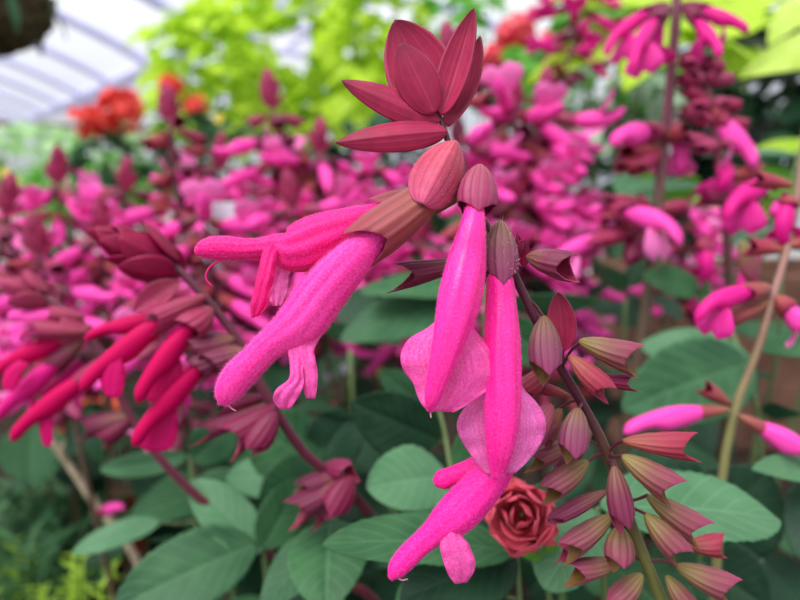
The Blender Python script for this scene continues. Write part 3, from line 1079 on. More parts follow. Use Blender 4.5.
# second crimson spike, further out
dC = .24
Ct = thing('sage_flower_spike', 'blurred crimson pink sage spike with five slanting blooms above a thin dark red stem', 'flower', root_below(P(330, 590, dC + .02), 0.03, 0.05))
stem_px(Ct, [(40, 292, dC, 3), (66, 312, dC, 3.6), (96, 346, dC, 4), (128, 412, dC, 4), (158, 456, dC, 4.2), (196, 495, dC + .004, 4.3), (240, 530, dC + .01, 4.5), (282, 562, dC + .016, 4.6)], M['stem_dark'], n=60)
fl_c = []
bud(Ct, (56, 300, dC), (-6, 280, dC), 9, 22, M['cal_dusk'], 13)
for args in [
    (((92, 326, dC), (58, 342, dC), (-4, 372, dC), 11), dict(col='red', cal='dusk', var=3, up=(-.4, -.8, .5))),
    (((84, 336, dC), (52, 368, dC), (-8, 420, dC), 11), dict(col='mag', cal='plum', var=0, up=(-.5, -.7, .55))),
    (((112, 356, dC - .006), (78, 385, dC - .006), (10, 440, dC - .01), 11.5), dict(col='red', cal='dusk', var=3, up=(-.5, -.7, .55))),
    (((104, 350, dC + .01), (84, 362, dC + .01), (44, 398, dC + .01), 12), dict(col='mag', cal='plum', var=2, up=(-.5, -.7, .55))),
    (((84, 318, dC), (48, 312, dC), (8, 318, dC), 10), dict(col='bg', cal='dusk', var=2, up=(0, -1, .1))),
]:
    fl_c.append(flower(Ct, *args[0], **args[1]))
for k, rows in ((0, [(18, 360, 30, 364), (6, 370, 23, 374), (2, 384, 18, 386), (4, 391, 13, 391)]), (2, [(42, 408, 53, 413), (39, 425, 53, 428), (42, 441, 53, 440), (45, 447, 51, 446)])):
    lip_on(fl_c[k], [(*q, dC - .008) for q in rows], k + 5)
for c in [((86, 332, dC - .004), (30, 328, dC - .006), 11, 'dusk', (0, -1, .2)), ((96, 340, dC), (60, 318, dC), 12, 'dusk', (0, -1, .4)), ((130, 416, dC), (82, 428, dC), 13, 'plum', (-.3, -1, .2)), ((132, 418, dC), (100, 438, dC), 13, 'maroon', (-.3, -1, .6))]:
    calyx(Ct, *c)

# ================================================================== spikes on the shaded side
dD = .34
Dt = thing('sage_flower_spike', 'tall sage spike with magenta blooms splayed out like an umbrella in front of lime leaves', 'flower', root_below(P(630, 380, dD), 0.0, 0.01))
stem_px(Dt, [(677, -30, dD, 4.5), (676, 20, dD, 5), (672, 60, dD, 5), (668, 110, dD, 5), (662, 165, dD, 5), (655, 230, dD, 5), (648, 290, dD, 5.2), (641, 345, dD, 5.4)], M['stem_bg'], n=50)
for args in [
    (((668, 4, dD), (640, 16, dD - .01), (602, 50, dD - .02), 8), dict(col='mag', cal='maroon', var=1, up=(-.3, -1, .1))),
    (((668, 6, dD), (650, 24, dD - .02), (630, 64, dD - .04), 8.5), dict(col='mag', cal='maroon', var=1, up=(-.6, -.6, .5))),
    (((668, 6, dD), (655, 26, dD - .01), (652, 66, dD - .01), 8), dict(col='mag', cal='maroon', var=0, up=(-.6, -.3, .6))),
    (((682, 4, dD), (708, 12, dD - .01), (750, 30, dD - .02), 8), dict(col='mag', cal='maroon', var=0, up=(.3, -1, .1))),
    (((682, 6, dD), (702, 24, dD - .02), (722, 56, dD - .03), 8), dict(col='mag', cal='maroon', var=0, up=(.7, -.6, .3))),
    (((672, 120, dD + .02), (680, 140, dD), (684, 172, dD), 10), dict(col='bg', cal='dusk', var=1, up=(0, -.2, 1))),
    (((652, 208, dD), (634, 200, dD), (590, 212, dD), 9), dict(col='bg', cal='dusk', var=2, up=(0, -1, .2))),
    (((610, 206, dD), (632, 214, dD - .02), (686, 236, dD - .04), 11), dict(col='bg', cal='dusk', var=1, up=(.2, -1, .2))),
    (((615, 228, dD), (626, 232, dD), (652, 256, dD), 9), dict(col='bg', cal='dusk', var=2, up=(.5, -.7, .4))),
    (((662, 128, dD), (642, 134, dD - .01), (612, 142, dD - .02), 12), dict(col='bg', cal='dusk', var=3, up=(0, -1, .3))),
    (((645, 215, dD), (580, 250, dD - .01), (548, 262, dD - .01), 9), dict(col='bg', cal='dusk', var=1, up=(0, -1, .3))),
]:
    flower(Dt, *args[0], **args[1])
for c in [((662, 140, dD), (632, 128, dD - .008), 12, 'dusk_shut', (0, -1, .3)), ((660, 148, dD), (618, 152, dD - .008), 13, 'rose_shut', (0, -1, .3)), ((660, 150, dD), (630, 172, dD - .008), 13, 'dusk_shut', (-.4, -1, .3)), ((664, 140, dD), (690, 128, dD - .01), 12, 'rose_shut', (.2, -1, .3)),
          ((660, 160, dD), (612, 168, dD - .01), 10, 'rose_shut', (0, -1, .2)), ((652, 212, dD), (600, 222, dD - .008), 15, 'rose_shut', (0, -1, .4)), ((650, 218, dD), (590, 246, dD - .008), 12, 'dusk_shut', (-.3, -1, .3)), ((650, 224, dD), (628, 262, dD - .008), 11, 'maroon_shut', (-.3, -.3, 1)),
          ((652, 205, dD), (600, 200, dD - .008), 10, 'dusk_shut', (0, -1, .2)), ((655, 210, dD), (690, 205, dD), 10, 'dusk_shut', (0, -1, .2))]:
    calyx(Dt, *c)

dE = .33
Et = thing('sage_flower_spike', 'dusky rose sage seed spike with stubby sideways calyces beside the dark hedge', 'flower', root_below(P(724, 400, dE), 0.02, 0.04))
stem_px(Et, [(700, 55, dE, 3), (708, 90, dE, 4), (716, 140, dE, 4.4), (724, 200, dE, 4.6), (728, 260, dE + .01, 4.6), (730, 330, dE + .02, 4.6)], M['stem_bg'], n=40)
for k, (x, y) in enumerate([(700, 62), (704, 80), (710, 100), (714, 120), (718, 142)]):
    for sd in (-1, 1):
        for q in (0, 1):
            L = 24 + 3 * k + rg.uniform(-3, 5)
            calyx(Et, (x, y + 2, dE), (x + sd * L * (1 - .45 * q), y + rg.uniform(-14, 8) + 6 * q, dE - .006 * q), 9.5, rg.choice(['pink_shut', 'dusk_shut']), (0, -1, .3))
for args in [
    (((708, 104, dE), (720, 122, dE), (758, 166, dE - .01), 11), dict(col='bg', cal='rose', var=0, up=(.6, -.7, .2))),
    (((722, 160, dE), (724, 170, dE), (726, 186, dE - .01), 9), dict(col='mag', cal='dusk', var=1, up=(0, -.3, 1))),
    (((776, 178, dE - .03), (770, 184, dE - .03), (722, 212, dE - .04), 11), dict(col='mag', cal='rose', var=1, up=(-.4, -.9, .2))),
    (((706, 236, dE), (705, 252, dE), (706, 284, dE), 9), dict(col='mag', cal='dusk', var=1, up=(0, -.2, 1))),
]:
    flower(Et, *args[0], **args[1])
for c in [((722, 176, dE), (764, 172, dE), 10, 'rose', (0, -1, .2)), ((722, 184, dE), (770, 190, dE), 9, 'dusk', (0, -1, .2)), ((726, 200, dE), (700, 196, dE), 10, 'maroon', (-.4, -1, .3))]:
    calyx(Et, *c)

dF = .215
Ft = thing('sage_flower_spike', 'sage spike on a pale brown stem, two pink buds pointing opposite ways', 'flower', root_below(P(712, 600, dF), 0.0, 0.02))
stem_px(Ft, [(806, 120, dF + .02, 2.6), (797, 200, dF + .015, 3.2), (788, 245, dF + .01, 3.4), (772, 300, dF, 3.6), (757, 352, dF, 3.8), (738, 400, dF, 4.2), (727, 445, dF, 4.4), (720, 500, dF, 4.4), (714, 600, dF, 4.6)], M['stem_brown'], n=50)
for args in [
    (((730, 409, dF - .002), (690, 413, dF - .004), (624, 431, dF - .01), 12), dict(col='bg', cal='brown', var=3, up=(-.2, -1, .1), calhw=8)),
    (((738, 415, dF - .002), (768, 431, dF - .004), (822, 466, dF - .008), 12), dict(col='bg', cal='brown', var=3, up=(.3, -1, .1), calhw=8)),
    (((770, 286, dF), (742, 294, dF - .002), (694, 312, dF - .006), 11), dict(col='mag', cal='brown', var=1, up=(-.2, -1, .2))),
    (((774, 296, dF), (790, 310, dF - .002), (822, 340, dF - .006), 11), dict(col='bg', cal='rose', var=2, up=(.3, -1, .2))),
    (((792, 196, dF + .01), (786, 206, dF + .01), (782, 246, dF + .01), 10), dict(col='mag', cal='rose', var=1, up=(-.6, -.3, .5))),
    (((792, 196, dF + .012), (784, 200, dF + .014), (772, 216, dF + .014), 8), dict(col='bg', cal='rose', var=3, up=(-.6, -.3, .5))),
    (((775, 240, dF + .05), (748, 252, dF + .05), (738, 300, dF + .05), 8), dict(col='mag', cal='dusk', var=3, up=(-.6, -.3, .5))),
]:
    flower(Ft, *args[0], **args[1])
for c in [((732, 406, dF + .003), (702, 386, dF + .003), 9, 'brown', (-.5, -1, 0)), ((794, 186, dF + .01), (752, 178, dF + .012), 9, 'rose', (0, -1, .2)), ((786, 250, dF + .01), (746, 246, dF + .012), 9, 'rose_open', (0, -1, .2)), ((786, 246, dF + .01), (806, 240, dF + .012), 9, 'rose', (0, -1, .2)),
          ((770, 302, dF), (722, 322, dF + .004), 10, 'brown', (0, -1, .2)), ((775, 300, dF), (800, 322, dF + .002), 11, 'rose', (.3, -1, .2)), ((742, 240, dF + .03), (754, 282, dF + .03), 9, 'olive', (-.4, -.3, 1))]:
    calyx(Ft, *c)

# ================================================================== the mass of sage spikes further back
BR = mesh('bract_small', *leaf_geo((0, 0, 0), (0, 1, 0), .3, np.array([0, 0, 1.0]), 'bract', .35, -.08, n=9, m=7)[:2], M['bract_soft'])
LOWCAL = [CAL['dusk_low'], CAL['plum_low'], CAL['rose_low'], CAL['pink_low']]


def rotm(axis, deg):
    return Matrix.Rotation(math.radians(deg), 4, axis)


def spike_recipe(seed, whorls=6, nfl=4, bud=9, bloom=(0, 4), col='bg', length=.122):
    """head of a spike with its tip at the origin, hanging down -Z: list of (name, mesh, matrix, calyx matrix or None, calyx mesh)"""
    rg = random.Random(seed)
    out = []
    for k in range(bud):
        z = -.008 - .018 * k / bud
        m = Matrix.Translation((0, 0, z - .010)) @ rotm('Z', k * 137.5) @ rotm('X', 84 - 34 * k / bud) @ Matrix.Scale(.016 + .004 * k / bud, 4)
        out.append(('bract', BR, m, None, None))
    for w in range(whorls):
        z = -.034 - (length - .034) * w / max(1, whorls - 1)
        inb = bloom[0] <= w < bloom[1]
        n = nfl - (w % 2)
        for k in range(n):
            az = w * 47 + 360 * k / n + rg.uniform(-18, 18)
            dip = rg.uniform(5, 40) + w * 3
            base = Matrix.Translation((0, 0, z + rg.uniform(-.004, .004))) @ rotm('Z', az) @ rotm('X', 90 + dip)
            # local +Z now points outwards and down; upper side is +Y flipped up
            base = base @ rotm('Z', 180)
            cl = .019 * rg.uniform(.85, 1.15)
            cm = base @ Matrix.Translation((0, 0, .004)) @ Matrix.Diagonal((.0048, .0045, cl, 1))
            if inb and rg.random() < .82:
                L = rg.uniform(.030, .044)
                bend = rotm('X', rg.uniform(-12, 22))
                fm = base @ Matrix.Translation((0, 0, .016)) @ bend @ Matrix.Diagonal((.042, .042, L, 1))
                out.append(('flower', rg.choice(COR[col]), fm, cm, rg.choice(LOWCAL)))
            else:
                out.append(('calyx', rg.choice(LOWCAL), cm, None, None))
    return out


REC = {
    'full': spike_recipe(1, 6, 5, 9, (0, 5)),
    'mid': spike_recipe(2, 6, 4, 11, (1, 4)),
    'bud': spike_recipe(3, 5, 4, 16, (2, 4)),
    'seed': spike_recipe(4, 7, 4, 9, (4, 6)),
    'lush': spike_recipe(5, 7, 6, 8, (0, 6)),
    'mag': spike_recipe(6, 5, 5, 9, (0, 4), 'mag'),
}


def spike(tip, lean, kind, scale, spin, label, group=None):
    """tip (px,py,d); lean: imgvec arguments for the direction the tip points in"""
    p = P(*tip)
    z = imgvec(*lean)
    x = norm(np.cross(np.array([0.2, 1, 0.1]), z))
    y = np.cross(z, x)
    low = p - z * .19 * scale
    g = np.array([low[0] - z[0] * .12, min(low[1] - z[1] * .12 + .02, by1 - .06), SOIL])
    r = thing('sage_flower_spike', label, 'flower', g, group)
    mw = mat4(x, y, z, p - g) @ rotm('Z', spin) @ Matrix.Scale(scale, 4)
    for nm, me, m, cm, cme in REC[kind]:
        o = bpy.data.objects.new(nm, me)
        o.parent = r
        o.matrix_basis = mw @ m
        COL.objects.link(o)
        if cm is not None:
            c = bpy.data.objects.new('calyx', cme)
            c.parent = o
            c.matrix_parent_inverse = (mw @ m).inverted()
            c.matrix_basis = mw @ cm
            COL.objects.link(c)
    rows = [(*(p - z * .008 * scale), .0009 * scale), (*(p - z * .08 * scale), .0015 * scale), (*low, .0018 * scale),
            (low[0] * .5 + g[0] * .5, low[1] * .5 + g[1] * .5, low[2] * .6 + g[2] * .4, .002 * scale), (g[0], g[1], g[2] - .008, .0024)]
    tube('stem', rows, M['stem_bg'], r, 20, 7)
    return r


MASS = [  # tip, lean, kind, scale, spin, label
    ((266, 64, .50), (-.15, -1, 0), 'mid', 1.15, 20, 'pink sage spike with a lone dark bud tip standing up against the lime leaves'),
    ((166, 78, .48), (-.1, -1, 0), 'seed', 1.1, 60, 'dusky rose sage spike just beside the red geraniums'),
    ((128, 152, .50), (.1, -1, 0), 'lush', 1.0, 10, 'pink sage spike below the red geraniums'),
    ((58, 140, .46), (.1, -1, .2), 'full', 1.05, 80, 'pink sage spike in front of the pale green bushes'),
    ((12, 168, .40), (.15, -1, 0), 'mid', .95, 40, 'pink sage spike at the very edge under the yellow marigolds'),
    ((100, 190, .40), (0, -1, .1), 'full', .9, 110, 'pink sage spike just above the crimson bud tip'),
    ((222, 128, .52), (.1, -1, 0), 'lush', 1.1, 0, 'loose pink sage spike below the lime foliage'),
    ((322, 112, .50), (.12, -1, 0), 'lush', 1.1, 33, 'pink sage spike rising behind the two lowest rose bracts'),
    ((375, 128, .58), (0, -1, 0), 'full', 1.1, 70, 'pale pink sage spike just under the rose bract crown'),
    ((196, 168, .395), (-.15, -1, 0), 'lush', 1.0, 140, 'pink sage spike over the white plant label'),
    ((285, 165, .42), (-.2, -1, .1), 'lush', 1.0, 200, 'pink sage spike over the level pink hood'),
    ((345, 165, .44), (.25, -1, .1), 'full', 1.0, 250, 'pink sage spike between the level pink hood and the rose bracts'),
    ((446, 16, .40), (-.12, -1, 0), 'bud', 1.1, 15, 'sage spike with a dusky bud peeking out behind the tallest rose bract'),
    ((508, 58, .44), (-.1, -1, 0), 'lush', 1.2, 100, 'pink sage spike below the coral geraniums'),
    ((548, 62, .46), (.08, -1, .1), 'lush', 1.25, 190, 'dense bright pink sage spike in the middle beside the variegated leaves'),
    ((520, 150, .42), (.05, -1, .1), 'lush', 1.1, 290, 'pink sage spike behind the two front blooms'),
    ((30, 205, .36), (-.15, -1, .1), 'mid', .95, 160, 'large blurred pink sage spike above the crimson blooms'),
    ((140, 235, .34), (-.2, -1, .1), 'mid', .9, 210, 'pink sage spike partly hidden by the crimson bud tip'),
    ((236, 225, .42), (-.1, -1, .1), 'mid', .9, 250, 'pink sage spike under the level pink hood'),
    ((585, 180, .46), (.2, -1, .1), 'full', 1.0, 300, 'pink sage spike beside the variegated leaves, lower than its neighbour'),
    ((425, 205, .50), (.1, -1, 0), 'full', 1.0, 45, 'pink sage spike hidden behind the calyx of the largest bloom'),
    ((590, -45, .62), (.2, -1, 0), 'mag', 1.0, 45, 'magenta sage spike touching the upper edge of the view'),
    ((440, 335, .42), (-.9, -.4, 0), 'bud', .8, 45, 'fallen-over sage spike low behind the front blooms'),
    ((690, 165, .52), (.1, -1, 0), 'full', 1.0, 145, 'pink sage spike beside the brown timber planter'),
]
for a in MASS:
    spike(*a)

# ================================================================== leafy sage shoots
LEAFM = {k: M[k] for k in ('leaf', 'leaf_pale', 'leaf_dark', 'leaf_mid', 'leaf_fresh')}


def shoot(label, leaves, stem, mat='stem_green', group=None, name='leafy_sage_shoot'):
    """leaves: (base, tip, hw px, material, roll, cup, curl)"""
    last = stem[-1]
    r = thing(name, label, 'plant', root_below(P(last[0], last[1], last[2]), 0.0, 0.03), group)
    stem_px(r, stem, M[mat], n=24, m=8)
    for k, (b, t, hw, m, roll, cup, curl) in enumerate(leaves):
        leaf_px(r, 'leaf', b, t, hw, M[m], roll, prof='ovate', cup=cup, curl=curl, serr=.035, wave=.05, n=44, m=17, seed=k + int(b[0]))
        # leaf stalk
        s0 = min(stem, key=lambda q: (q[0] - b[0]) ** 2 + (q[1] - b[1]) ** 2)
        if abs(s0[0] - b[0]) + abs(s0[1] - b[1]) > 3:
            sprig(r, [(s0[0], s0[1], s0[2], 1.6), ((s0[0] + b[0]) / 2, (s0[1] + b[1]) / 2 + 3, (s0[2] + b[2]) / 2, 1.5), (b[0], b[1], b[2], 1.5)], M[mat], 'leaf_stalk')
    return r


shoot('sage shoot with a broad pale leaf pointing out past the lowest calyces', [
    ((600, 508, .172), (780, 520, .178), 46, 'leaf_pale', -42, .12, .05), ((596, 510, .175), (545, 590, .168), 46, 'leaf_pale', 35, .1, .05), ((606, 560, .19), (700, 640, .18), 40, 'leaf', 0, .1, .05)],
    [(598, 508, .176, 3), (602, 560, .18, 3.2), (606, 620, .185, 3.4)])
shoot('sage shoot with a long leaf lying under the lowest pink bloom', [
    ((514, 552, .178), (322, 545, .165), 32, 'leaf', 38, .15, .06), ((516, 548, .18), (560, 480, .19), 26, 'leaf_mid', 30, .1, .04), ((470, 580, .2), (395, 640, .19), 40, 'leaf_mid', 10, .1, .04), ((516, 556, .18), (400, 600, .17), 40, 'leaf_dark', 20, .1, .05)],
    [(516, 545, .182, 2.4), (520, 600, .185, 2.6), (522, 660, .188, 2.8)])
shoot('sage shoot with a rounded pale leaf beside the lowest pink bloom', [
    ((448, 476, .21), (366, 488, .2), 36, 'leaf_pale', 25, .1, .05), ((455, 470, .212), (512, 420, .22), 30, 'leaf', 20, .1, .05), ((440, 440, .24), (352, 402, .235), 34, 'leaf_dark', -20, .1, .05), ((425, 405, .25), (380, 372, .24), 17, 'leaf_mid', 10, .1, .05)],
    [(436, 395, .246, 1.8), (446, 440, .24, 2), (452, 480, .216, 2.2), (462, 560, .22, 2.4)])
shoot('sage shoot with a large green leaf filling the lower corner by the terracotta', [
    ((256, 543, .24), (112, 610, .22), 38, 'leaf_mid', 15, .12, .05), ((262, 548, .24), (300, 478, .25), 24, 'leaf', 20, .1, .05), ((262, 552, .24), (190, 480, .25), 24, 'leaf_pale', 10, .1, .05)],
    [(262, 540, .244, 2.4), (268, 600, .245, 2.6), (270, 660, .25, 2.8)])
shoot('sage shoot with two overlapping leaves at the bottom edge under the maroon calyces', [
    ((330, 520, .21), (326, 612, .185), 40, 'leaf', 8, .12, .06), ((334, 530, .21), (262, 610, .195), 26, 'leaf_mid', 30, .12, .06), ((338, 520, .215), (400, 560, .2), 26, 'leaf_dark', 20, .1, .05)],
    [(334, 512, .218, 2.2), (340, 560, .22, 2.4), (344, 640, .222, 2.6)])
shoot('sage shoot with rounded notched leaves behind the bare dark red stem', [
    ((318, 468, .27), (246, 420, .26), 38, 'leaf', 12, .1, .05), ((318, 472, .27), (258, 508, .25), 34, 'leaf_mid', -15, .1, .05), ((316, 462, .27), (352, 412, .28), 30, 'leaf_dark', 12, .1, .05), ((318, 480, .27), (226, 476, .28), 24, 'leaf_pale', 20, .1, .05)],
    [(318, 455, .274, 2), (326, 520, .276, 2.2), (330, 600, .28, 2.4)])
shoot('sage shoot with dull green leaves around the beige twig', [
    ((188, 455, .30), (100, 470, .30), 13, 'leaf_pale', -20, .12, .05), ((160, 522, .30), (72, 553, .29), 14, 'leaf_pale', 30, .12, .05), ((192, 460, .30), (236, 420, .31), 22, 'leaf_mid', 12, .1, .05), ((194, 510, .30), (238, 470, .30), 22, 'leaf_pale', 12, .1, .05)],
    [(190, 455, .305, 2), (196, 520, .305, 2.2), (200, 600, .31, 2.4)])
shoot('sage shoot with a big dark leaf behind the upper spent calyces', [
    ((752, 362, .30), (622, 410, .28), 42, 'leaf_mid', 10, .12, .05), ((700, 290, .33), (642, 276, .32), 17, 'leaf', 30, .1, .05), ((702, 290, .33), (712, 300, .30), 12, 'leaf', 30, .1, .05), ((752, 365, .30), (640, 345, .32), 26, 'leaf_pale', 30, .1, .05)],
    [(704, 284, .335, 2), (735, 340, .31, 2.2), (756, 400, .30, 2.4), (762, 520, .3, 2.6)])
shoot('sage shoot whose pale leaf tips enter from the edge below the pink bud', [
    ((838, 478, .22), (752, 470, .20), 18, 'leaf_pale', 42, .12, .05), ((840, 340, .25), (762, 352, .24), 18, 'leaf', 30, .12, .05), ((838, 470, .22), (800, 560, .21), 30, 'leaf_dark', 10, .12, .05)],
    [(842, 330, .255, 2), (842, 400, .25, 2.2), (842, 480, .225, 2.4), (844, 600, .23, 2.6)])
shoot('sage shoot with a broad shadowy leaf behind the pale brown stem', [
    ((700, 545, .25), (768, 470, .235), 46, 'leaf_dark', 8, .1, .05), ((700, 560, .25), (770, 610, .23), 40, 'leaf_dark', 14, .1, .05), ((690, 540, .25), (640, 440, .26), 40, 'leaf_dark', 12, .1, .05)],
    [(702, 530, .255, 2.2), (700, 590, .255, 2.4), (700, 650, .26, 2.6)])
shoot('sage shoot with pale grey-green leaf edges above the brown timber', [
    ((800, 156, .36), (700, 158, .34), 9, 'leaf_pale', 68, .1, .04), ((770, 228, .36), (722, 246, .34), 12, 'leaf_pale', 55, .1, .04), ((776, 232, .36), (808, 250, .36), 14, 'leaf_pale', 55, .1, .04), ((700, 186, .38), (620, 190, .38), 12, 'leaf_pale', 60, .1, .04)],
    [(800, 150, .365, 1.8), (782, 225, .365, 2), (780, 330, .37, 2.2)])
shoot('sage shoot with a fresh green leaf catching the light behind the tall dark stem', [
    ((660, 196, .45), (700, 178, .43), 13, 'leaf_fresh', 20, .1, .04), ((658, 186, .45), (640, 165, .44), 10, 'leaf_fresh', 20, .1, .04), ((658, 205, .45), (612, 180, .45), 20, 'leaf_pale', 40, .1, .04)],
    [(659, 180, .455, 1.6), (662, 240, .455, 1.8), (664, 330, .46, 2)])
shoot('sage shoot with pale blue-green leaves behind the left pointing spent calyx', [
    ((470, 290, .32), (360, 292, .30), 22, 'leaf', 55, .1, .04), ((500, 300, .32), (600, 300, .31), 22, 'leaf_pale', 60, .1, .04), ((470, 300, .32), (340, 340, .30), 30, 'leaf_mid', 40, .1, .04), ((492, 320, .32), (560, 360, .3), 26, 'leaf_mid', 30, .1, .04)],
    [(484, 285, .325, 2), (486, 340, .325, 2.2), (488, 430, .33, 2.4)])

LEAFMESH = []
for k, mt in enumerate(('leaf_dark', 'leaf_mid', 'leaf_dark', 'leaf_dark')):  # mostly the shade-toned leaf, so the lower gaps are painted darker
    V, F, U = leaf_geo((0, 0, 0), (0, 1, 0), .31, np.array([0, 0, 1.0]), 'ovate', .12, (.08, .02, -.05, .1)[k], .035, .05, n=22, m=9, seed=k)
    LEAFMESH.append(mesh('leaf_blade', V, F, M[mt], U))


def filler(tip, seed, label, group=None, pairs=4, size=.062, mats=(0, 1, 2, 3), step=.034):
    p = P(*tip)
    rg = random.Random(seed)
    g = np.array([p[0] + rg.uniform(-.02, .02), min(p[1] + rg.uniform(0, .03), by1 - .06), SOIL])
    r = thing('leafy_sage_shoot', label, 'plant', g, group)
    q = p - g
    tube('stem', [(*p, .0014), (*(p * .5 + g * .5 + np.array([.004, 0, .0])), .002), (g[0], g[1], g[2] - .006, .0024)], M['stem_green'], r, 12, 6)
    a0 = rg.uniform(0, 180)
    for k in range(pairs):
        f = k * step
        c = q * (1 - f / max(.06, q[2]))
        if c[2] < .03:
            break
        for sd in (0, 180):
            s = size * (.55 + .45 * min(1, k / 2)) * rg.uniform(.85, 1.15)
            m = Matrix.Translation(c) @ rotm('Z', a0 + 90 * k + sd + rg.uniform(-20, 20)) @ rotm('X', 32 - 22 * k + rg.uniform(-15, 10)) @ rotm('Y', rg.uniform(-15, 15)) @ Matrix.Translation((0, .012, 0)) @ Matrix.Scale(s, 4)
            o = bpy.data.objects.new('leaf', LEAFMESH[rg.choice(mats)])
            o.parent = r
            o.matrix_basis = m
            COL.objects.link(o)
    return r


FILL = [
    ((420, 300, .40), 'dark sage shoot in the gap between the big bloom and the front pair'),
    ((350, 350, .36), 'dark sage shoot right under the belly of the biggest bloom'),
    ((300, 420, .36), 'dark sage shoot behind the lip of the biggest bloom'),
    ((385, 425, .30), 'dark sage shoot below the gap between the blooms'),
    ((560, 310, .42), 'dark sage shoot behind the standing rose bract'),
    ((625, 300, .42), 'dark sage shoot behind the fresh green leaf'),
    ((690, 330, .40), 'dark sage shoot behind the small dangling magenta flower'),
    ((760, 420, .32), 'dark sage shoot behind the pink bud at the edge'),
    ((650, 470, .34), 'dark sage shoot deep behind the spent calyces'),
    ((760, 560, .30), 'dark sage shoot in the lower corner under the pale leaf tips'),
    ((560, 520, .30), 'dark sage shoot behind the coral rosette bloom'),
    ((480, 590, .28), 'dark sage shoot at the bottom edge under the long leaf'),
    ((240, 380, .40), 'dark sage shoot behind the hooded tip of the biggest bloom'),
    ((180, 420, .44), 'dark sage shoot behind the lowest crimson bloom'),
    ((230, 540, .34), 'dark sage shoot behind the big corner leaf'),
    ((300, 540, .32), 'dark sage shoot under the maroon calyces'),
    ((420, 540, .30), 'dark sage shoot behind the tip of the lowest bloom'),
    ((730, 250, .50), 'dark sage shoot in front of the brown timber'),
    ((20, 340, .50), 'dark sage shoot behind the slanting crimson blooms'),
    ((110, 350, .50), 'dark sage shoot between the two crimson spikes'),
    ((600, 220, .55), 'dark sage shoot behind the umbrella spike'),
    ((450, 240, .60), 'dark sage shoot behind the tube of the front bloom'),
    ((360, 240, .60), 'dark sage shoot above the biggest bloom'),
    ((160, 300, .60), 'dark sage shoot behind the crimson bud tip'),
    ((60, 270, .60), 'dark sage shoot behind the large blurred pink spike'),
]
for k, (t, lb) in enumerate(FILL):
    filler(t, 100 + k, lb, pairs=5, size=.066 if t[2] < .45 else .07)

# ================================================================== plants further back
def leafcloud(mb, n, rad, size, seed, lobes=0.0, prof='ovate', droop=0.3, spiky=False, nl=9, ml=5, shell=.45, mi=0):
    rg = np.random.default_rng(seed)
    for k in range(n):
        v = norm(rg.normal(0, 1, 3))
        r = rg.uniform(shell, 1) ** .6
        c = v * r * np.array(rad)
        out = norm(v + np.array([0, 0, .35]) + rg.normal(0, .35, 3))
        dr = norm(out * np.array([1, 1, .35]) + np.array([0, 0, -droop]) + rg.normal(0, .25, 3))
        L = size * rg.uniform(.65, 1.2)
        V, F, U = leaf_geo(c - dr * L * .4, c + dr * L * .6, L * (.36 if not spiky else .08), out, prof, .1, rg.uniform(-.05, .14), 0, .08, n=nl, m=ml, lobes=lobes, seed=int(rg.integers(1e6)))
        mb.add(V, F, U, mi)


def bush(name, label, cat, center, rad, n, size, mat, seed, base=0.0, group=None, trunk=True, **kw):
    """center: world point of the crown's middle"""
    c = np.asarray(center, float)
    r = thing(name, label, cat, (c[0], c[1], base), group)
    mb = MB()
    leafcloud(mb, n, rad, size, seed, **kw)
    V = np.array(mb.V) + c
    obj('foliage', V, mb.F, mat, r, mb.U)
    if trunk:
        mt = MB()
        rg = random.Random(seed)
        for k in range(4):
            a = k * 1.7 + rg.uniform(0, 1)
            V, F, U = tube_geo([(c[0] + .01 * math.cos(a), c[1] + .01 * math.sin(a), base - .005, .007), (c[0] + rad[0] * .15 * math.cos(a), c[1] + rad[1] * .15 * math.sin(a), (base + c[2]) / 2, .006),
                                (c[0] + rad[0] * .5 * math.cos(a), c[1] + rad[1] * .5 * math.sin(a), c[2] + rad[2] * .5, .003)], 12, 6)
            mt.add(V, F, U)
        mt.build('branches', M['stem_green'], r)
    return r


# lime foliage overhead
for lb, px, py, d, rad, n, size, seed, mt in [
    ('lime green leafy bush beside the greenhouse gutter', 208, 80, 2.45, (.27, .18, .33), 185, .12, 1, 'lime'),
    ('tall lime green bush rising to the upper edge over the lone dark bud', 300, 52, 2.9, (.38, .2, .48), 260, .15, 2, 'lime'),
    ('lime green bush in the gap behind the rose bract crown', 372, 52, 2.45, (.22, .18, .42), 185, .12, 3, 'lime'),
    ('lime green bush far behind the umbrella spike', 690, 30, 2.3, (.42, .16, .26), 200, .1, 6, 'lime'),
    ('yellow-green bush behind the tallest rose bract', 470, 40, 2.7, (.3, .2, .26), 140, .1, 4, 'green'),
    ('low bright green bush under the tall lime ones', 262, 108, 3.4, (.5, .2, .28), 190, .13, 5, 'green'),
]:
    bush('lime_bush', lb, 'plant', P(px, py, d), rad, n, size, M[mt], seed, lobes=.22, prof='heart', droop=.5)
